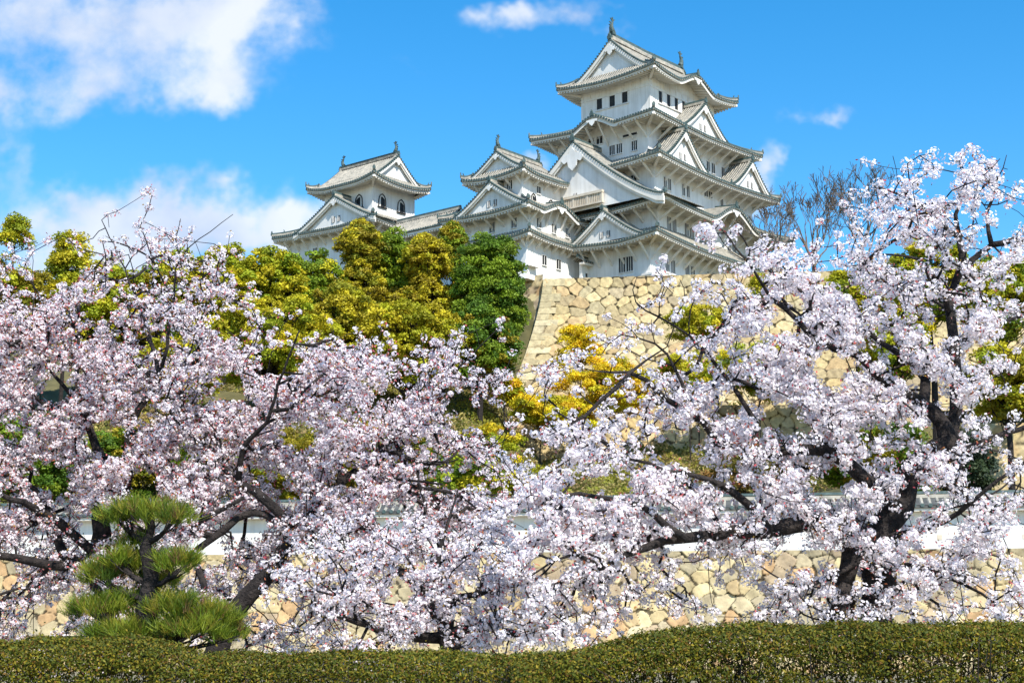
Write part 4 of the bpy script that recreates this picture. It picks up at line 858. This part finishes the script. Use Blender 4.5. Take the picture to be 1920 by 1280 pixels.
# big right cherry
limbs = [L([(1640, 1262), (1643, 1166), (1646, 1080), (1640, 1010), (1690, 950), (1699, 900), (1740, 860), (1780, 825)], .215, .16, (20, 20)),
         L([(1565, 1200), (1575, 1130), (1590, 1060), (1610, 1000)], .10, .12, (19.7, 19.8), None),
         L([(1590, 985), (1534, 977), (1445, 991), (1362, 997), (1280, 1008), (1190, 1032), (1130, 1062), (1080, 1077), (1030, 1100)], .135, .012, (19.8, 17.8), 0),
         L([(1751, 774), (1732, 757), (1737, 712), (1709, 676), (1670, 651), (1625, 622), (1570, 600), (1500, 590)], .10, .012, (20, 21), 0),
         L([(1723, 752), (1667, 724), (1608, 667), (1540, 640), (1450, 560), (1400, 490), (1347, 423)], .08, .012, (20, 19), 3),
         L([(1794, 741), (1789, 684), (1787, 640), (1782, 580), (1793, 527), (1820, 490), (1860, 460), (1925, 448)], .085, .04, (20.2, 21), 0),
         L([(1803, 497), (1801, 447), (1790, 400), (1820, 340), (1800, 310)], .06, .010, (20.4, 20.6), 5),
         L([(1860, 460), (1850, 400), (1870, 340), (1890, 290)], .04, .006, (20.8, 20.8), 5),
         L([(1780, 580), (1740, 500), (1700, 480), (1640, 475)], .04, .010, (20.3, 19.8), 5), L([(1801, 447), (1740, 400), (1700, 370), (1650, 350)], .035, .010, (20.5, 19.8), 6),
         L([(1690, 950), (1620, 900), (1569, 853), (1500, 840), (1420, 850), (1347, 827), (1320, 793), (1257, 750), (1210, 713), (1180, 700), (1143, 697)], .11, .02, (19.9, 18.5), 0),
         L([(1180, 705), (1127, 753), (1073, 797), (1070, 810)], .035, .010, (18.5, 18.2), 10), L([(1293, 773), (1250, 663), (1167, 628)], .03, .008, (18.8, 18.6), 10), L([(1420, 850), (1400, 760), (1293, 630), (1193, 567), (1190, 520)], .04, .006, (19.2, 19.6), 10),
         L([(1180, 700), (1215, 672), (1250, 655)], .028, .008, (18.5, 18.7), 10),
         L([(1700, 890), (1760, 870), (1840, 830), (1960, 790)], .09, .03, (20, 20.4), 0), L([(1660, 1010), (1740, 990), (1800, 960), (1870, 900), (1960, 840)], .05, .02, (19.8, 18.9), 0),
         L([(1640, 1080), (1700, 1060), (1780, 1080), (1860, 1130), (1880, 1180)], .05, .012, (19.9, 18.9), 0), L([(1630, 1040), (1560, 1080), (1500, 1100), (1420, 1060)], .045, .010, (19.8, 18.8), 0),
         L([(1445, 991), (1400, 940), (1330, 900), (1250, 880), (1150, 850)], .07, .012, (19.3, 18.6), 2), L([(1280, 1008), (1220, 960), (1120, 930), (1020, 930), (960, 945)], .05, .010, (18.6, 18.2), 2),
         L([(1130, 1062), (1080, 1040), (1040, 1050), (990, 1080)], .03, .008, (18, 17.8), 2), L([(1780, 660), (1840, 620), (1930, 590)], .05, .02, (20.2, 20.8), 5), L([(1650, 1060), (1700, 1120), (1720, 1180)], .04, .01, (19.8, 19.2), 0)]
T4 = sample(MAPR, 25, lambda x, y: 1, lambda x, y: (20 if x > 1450 else 20-(1450-x)*.0035), lambda x, y: 1.9 if x > 1400 else 1.2, 24)
cherry('big white-blossomed cherry tree on the right with thick dark trunk and long left limb', limbs, T4, .0200, 27, .092, .18, 3, seed=6)

# --- clipped pine ------------------------------------------------------------------------
rng = np.random.default_rng(77)
Y = 14.2; pz = at(275, 1262, Y); pine = empty('pruned_pine', tuple(pz)); tag(pine, 'small pruned garden pine with cloud-like needle pads behind left part of hedge', 'pine tree')
def pp(x, y, dy=0): return Vector(at(x, y, Y+dy)-pz)
m = MB(); m.tube([pp(275, 1262), pp(283, 1200), pp(272, 1140), pp(284, 1080), pp(272, 1030), pp(284, 985), pp(285, 960)], [.11, .10, .09, .07, .055, .035, .015], 9)
pads = [(275, 965, 62, 27, 0), (222, 972, 34, 15, .1), (325, 972, 34, 16, -.1), (200, 1080, 42, 22, .1), (262, 1060, 55, 24, .15), (335, 1058, 38, 22, -.1), (180, 1145, 52, 22, 0), (235, 1130, 50, 22, .15), (300, 1095, 40, 18, .2),
        (330, 1140, 52, 26, -.1), (390, 1160, 58, 34, 0), (350, 1185, 62, 26, -.15), (425, 1190, 36, 24, .05), (245, 1190, 60, 22, -.1), (195, 1195, 36, 14, 0), (255, 1020, 30, 12, .1), (222, 1050, 26, 12, 0), (300, 1190, 50, 20, .1)]
for (x, y, rx, ry, dy) in pads:
    s = pp(278, min(1220, y+45)); e = pp(x, y+ry*.4, dy); mid = (s+e)/2+Vector((0, 0, -.03)); m.tube([s, mid, e], [.035, .025, .012], 5)
    for k in range(4): q = pp(x+random.uniform(-.8, .8)*rx, y+random.uniform(-.2, .3)*ry, dy+random.uniform(-.2, .2)); m.tube([mid, (mid+q)/2+Vector((0, 0, -.02)), q], [.014, .010, .006], 4)
m.build('trunk', 'bark', pine, smooth=True)
for (x, y, rx, ry, dy) in pads:
    sc = Y/FPX; n = int(rx*ry*.085)+9; c = np.array(pp(x, y, dy)); u = rand_unit(n); u[:, 2] = np.abs(u[:, 2])*1.0-.25; T = c+u*(rng.uniform(.2, 1.1, n)**.6)[:, None]*np.array([rx*sc*1.08, rx*sc*.8, ry*sc*.62])+rng.normal(0, .022, (n, 3))+np.array([0, 0, 1])*(.03*np.sin(u[:, :1]*6+x)+.02*np.sin(u[:, 1:2]*9))
    k = 16; idx = np.repeat(np.arange(n), k); d = rand_unit(n*k)*.62+u[idx]*np.array([.45, .45, 0])+np.array([0, 0, .8]); d /= np.linalg.norm(d, axis=1)[:, None]; Ln = rng.uniform(.08, .15, n*k)[:, None]
    sd_ = np.cross(d, rand_unit(n*k)); sd_ /= np.linalg.norm(sd_, axis=1)[:, None]; b = T[idx]+rng.normal(0, .012, (n*k, 3)); wv = sd_*.0026
    V = np.stack([b-wv, b+wv, b+d*Ln+wv*.4, b+d*Ln-wv*.4], 1).reshape(-1, 3); pal = np.array([(.14, .21, .014), (.21, .25, .018), (.07, .12, .012), (.30, .26, .03), (.22, .13, .05)]); cc_ = pal[rng.choice(5, n, p=[.3, .3, .2, .14, .06])][idx]*rng.uniform(.75, 1.3, (n*k, 1))
    np_mesh('needle_pad', V, 4, 'needle', np.repeat(cc_, 4, 0), pine)

# --- clipped hedges ---------------------------------------------------------------------
def hedge(label, pts, Yc, depth, leaf, seed):
    """pts: (px, py of the top) from left to right"""
    global rng
    rng = np.random.default_rng(seed); Q = np.array([at(x, y+9, Yc) for x, y in pts]); x0, x1 = Q[0, 0], Q[-1, 0]; root = empty('hedge', (x0, Yc, 0)); tag(root, label, 'hedge', 'clipped hedges along the front')
    topf = lambda x: np.interp(x, Q[:, 0], Q[:, 2])
    n = int((x1-x0)*(depth*.9+1.5)*5200*(.022/leaf)**2); x = rng.uniform(x0, x1, n); th = rng.uniform(-.02, 1, n)  # profile parameter: front face then rounded top
    front = rng.random(n) < .52; z = np.where(front, rng.uniform(-.95, -.12, n), 0); y = np.zeros(n); r = .16
    a = rng.uniform(0, math.pi/2, n); isr = (~front) & (rng.random(n) < .35); z = np.where(isr, -r+r*np.sin(a), z); y = np.where(isr, r-r*np.cos(a), y)
    ist = (~front) & (~isr); y = np.where(ist, rng.uniform(r, depth, n), y); back = rng.random(n)
    nrm = np.stack([np.zeros(n), np.where(ist, 0, -np.cos(np.where(isr, a, 0))), np.where(ist, 1, np.where(isr, np.sin(a), 0.15))], 1)
    lump = .012*np.sin(x*5.1+z*4+np.sin(x*2.7)*2)+.022*np.sin(x*9.7+y*7+1+np.sin(x*1.3)*3)+.014*np.sin(x*17+y*23); inn = rng.exponential(.028, n)-.02-np.where(rng.random(n) < .03, rng.exponential(.03, n), 0)
    P = np.stack([x, Yc+y, topf(x)+z], 1)+nrm*(lump-inn)[:, None]+rng.normal(0, .008, (n, 3)); nn = nrm*.6+rand_unit(n)*.8+np.array([0, -.1, .35]); nn /= np.linalg.norm(nn, axis=1)[:, None]
    gap = (np.sin(x*11+z*13)+np.sin(x*23-z*17+2)+np.sin(x*5+z*31))/3; keep_ = ~(front & (z < -.2) & (gap > .05) & (rng.random(n) < .9)); P = P[keep_]; nn = nn[keep_]; n = len(P)
    n2 = int(n*.7); xi = rng.uniform(x0, x1, n2); Pi = np.stack([xi, Yc+rng.uniform(.03, depth*.8, n2), topf(xi)-rng.uniform(.06, .95, n2)], 1); P = np.concatenate([P, Pi]); nn = np.concatenate([nn, rand_unit(n2)]); n = len(P)
    s = leaf*rng.uniform(.55, 1.1, n); pal = np.array([(.11, .125, .010), (.17, .155, .012), (.07, .09, .008), (.26, .20, .015), (.17, .09, .015), (.06, .08, .008)]); cc_ = pal[rng.choice(6, n, p=[.25, .22, .20, .15, .10, .08])]*rng.uniform(.75, 1.25, (n, 1))
    np_mesh('foliage', quads(P-np.array([x0, Yc, 0]), nn, s, s*.5), 4, 'leaf', np.repeat(cc_, 4, 0), root)
    m = MB()
    for i in range(int((x1-x0)*42)):
        bx = random.uniform(0, x1-x0); by = random.uniform(.12, depth-.1); h = float(topf(bx+x0)); p = Vector((bx, by, 0)); pts_ = [p]
        for k in range(5): p = p+Vector((random.gauss(0, .06), random.gauss(-.01, .06), (h-.06)/5)); pts_.append(p)
        m.tube(pts_, [.012, .010, .008, .006, .005, .003], 4)
        for k in (2, 3, 4): q = pts_[k]; m.tube([q, q+Vector((random.gauss(0, .1), random.gauss(-.05, .1), .12)), q+Vector((random.gauss(0, .16), random.gauss(-.08, .14), .24))], [.005, .004, .002], 3)
    m.build('stems', 'bark', root)
hedge('clipped olive hedge along bottom left, in front of the pruned pine', [(-60, 1196), (100, 1198), (230, 1196), (310, 1205), (350, 1224), (480, 1224), (700, 1221), (900, 1226), (1060, 1230), (1130, 1232)], 12.6, .9, .018, 5)
hedge('taller rounded hedge along bottom right, below the big white cherry', [(960, 1240), (1040, 1226), (1120, 1210), (1200, 1190), (1290, 1176), (1400, 1171), (1600, 1168), (1980, 1163)], 11.6, .95, .018, 6)
# --- grass strip and fallen petals under the trees ----------------------------------------
rng = np.random.default_rng(3); n = 26000; P = np.stack([rng.uniform(-9, 9, n), rng.uniform(13.2, 26, n), np.full(n, .015)], 1); nn = np.tile([0, 0, 1.], (n, 1))+rng.normal(0, .15, (n, 3)); nn /= np.linalg.norm(nn, axis=1)[:, None]
tag(np_mesh('fallen_petals', quads(P, nn, .016, .012), 4, 'petal', np.tile([.9, .8, .84], (n*4, 1))), kind='stuff')

rng = np.random.default_rng(8); n = 420000; x = rng.uniform(-45, 60, n); y = rng.uniform(84, 172, n); k = (np.sin(x*.35+np.sin(y*.21)*2)+np.sin(y*.3+x*.11))>-1.1; x = x[k]; y = y[k]; n = len(x)
yy_ = y+np.clip(1-(y-81)/35, 0, 1)*(83.35-x*14/96-81); lumpz = np.abs(np.sin(x*1.1)*np.sin(y*.9))*1.1*rng.random(n)
P = np.stack([x, yy_, hill_z(x, y)+lumpz], 1); nn = rand_unit(n)*.8+np.array([0, -.3, .6]); nn /= np.linalg.norm(nn, axis=1)[:, None]; pal = np.array([(.36, .32, .05), (.24, .25, .03), (.44, .36, .12), (.13, .14, .02), (.34, .24, .10)])
s_ = rng.uniform(.08, .22, n); g_ = ((np.sin(x*.5)+np.sin(y*.4+x*.2)+2)*1.2).astype(int); cc_ = pal[(g_+rng.integers(0, 2, n)) % 5]*rng.uniform(.75, 1.25, (n, 1))
tag(np_mesh('undergrowth', quads(P, nn, s_, s_*.6), 4, 'leaf', np.repeat(cc_, 4, 0)), kind='stuff')
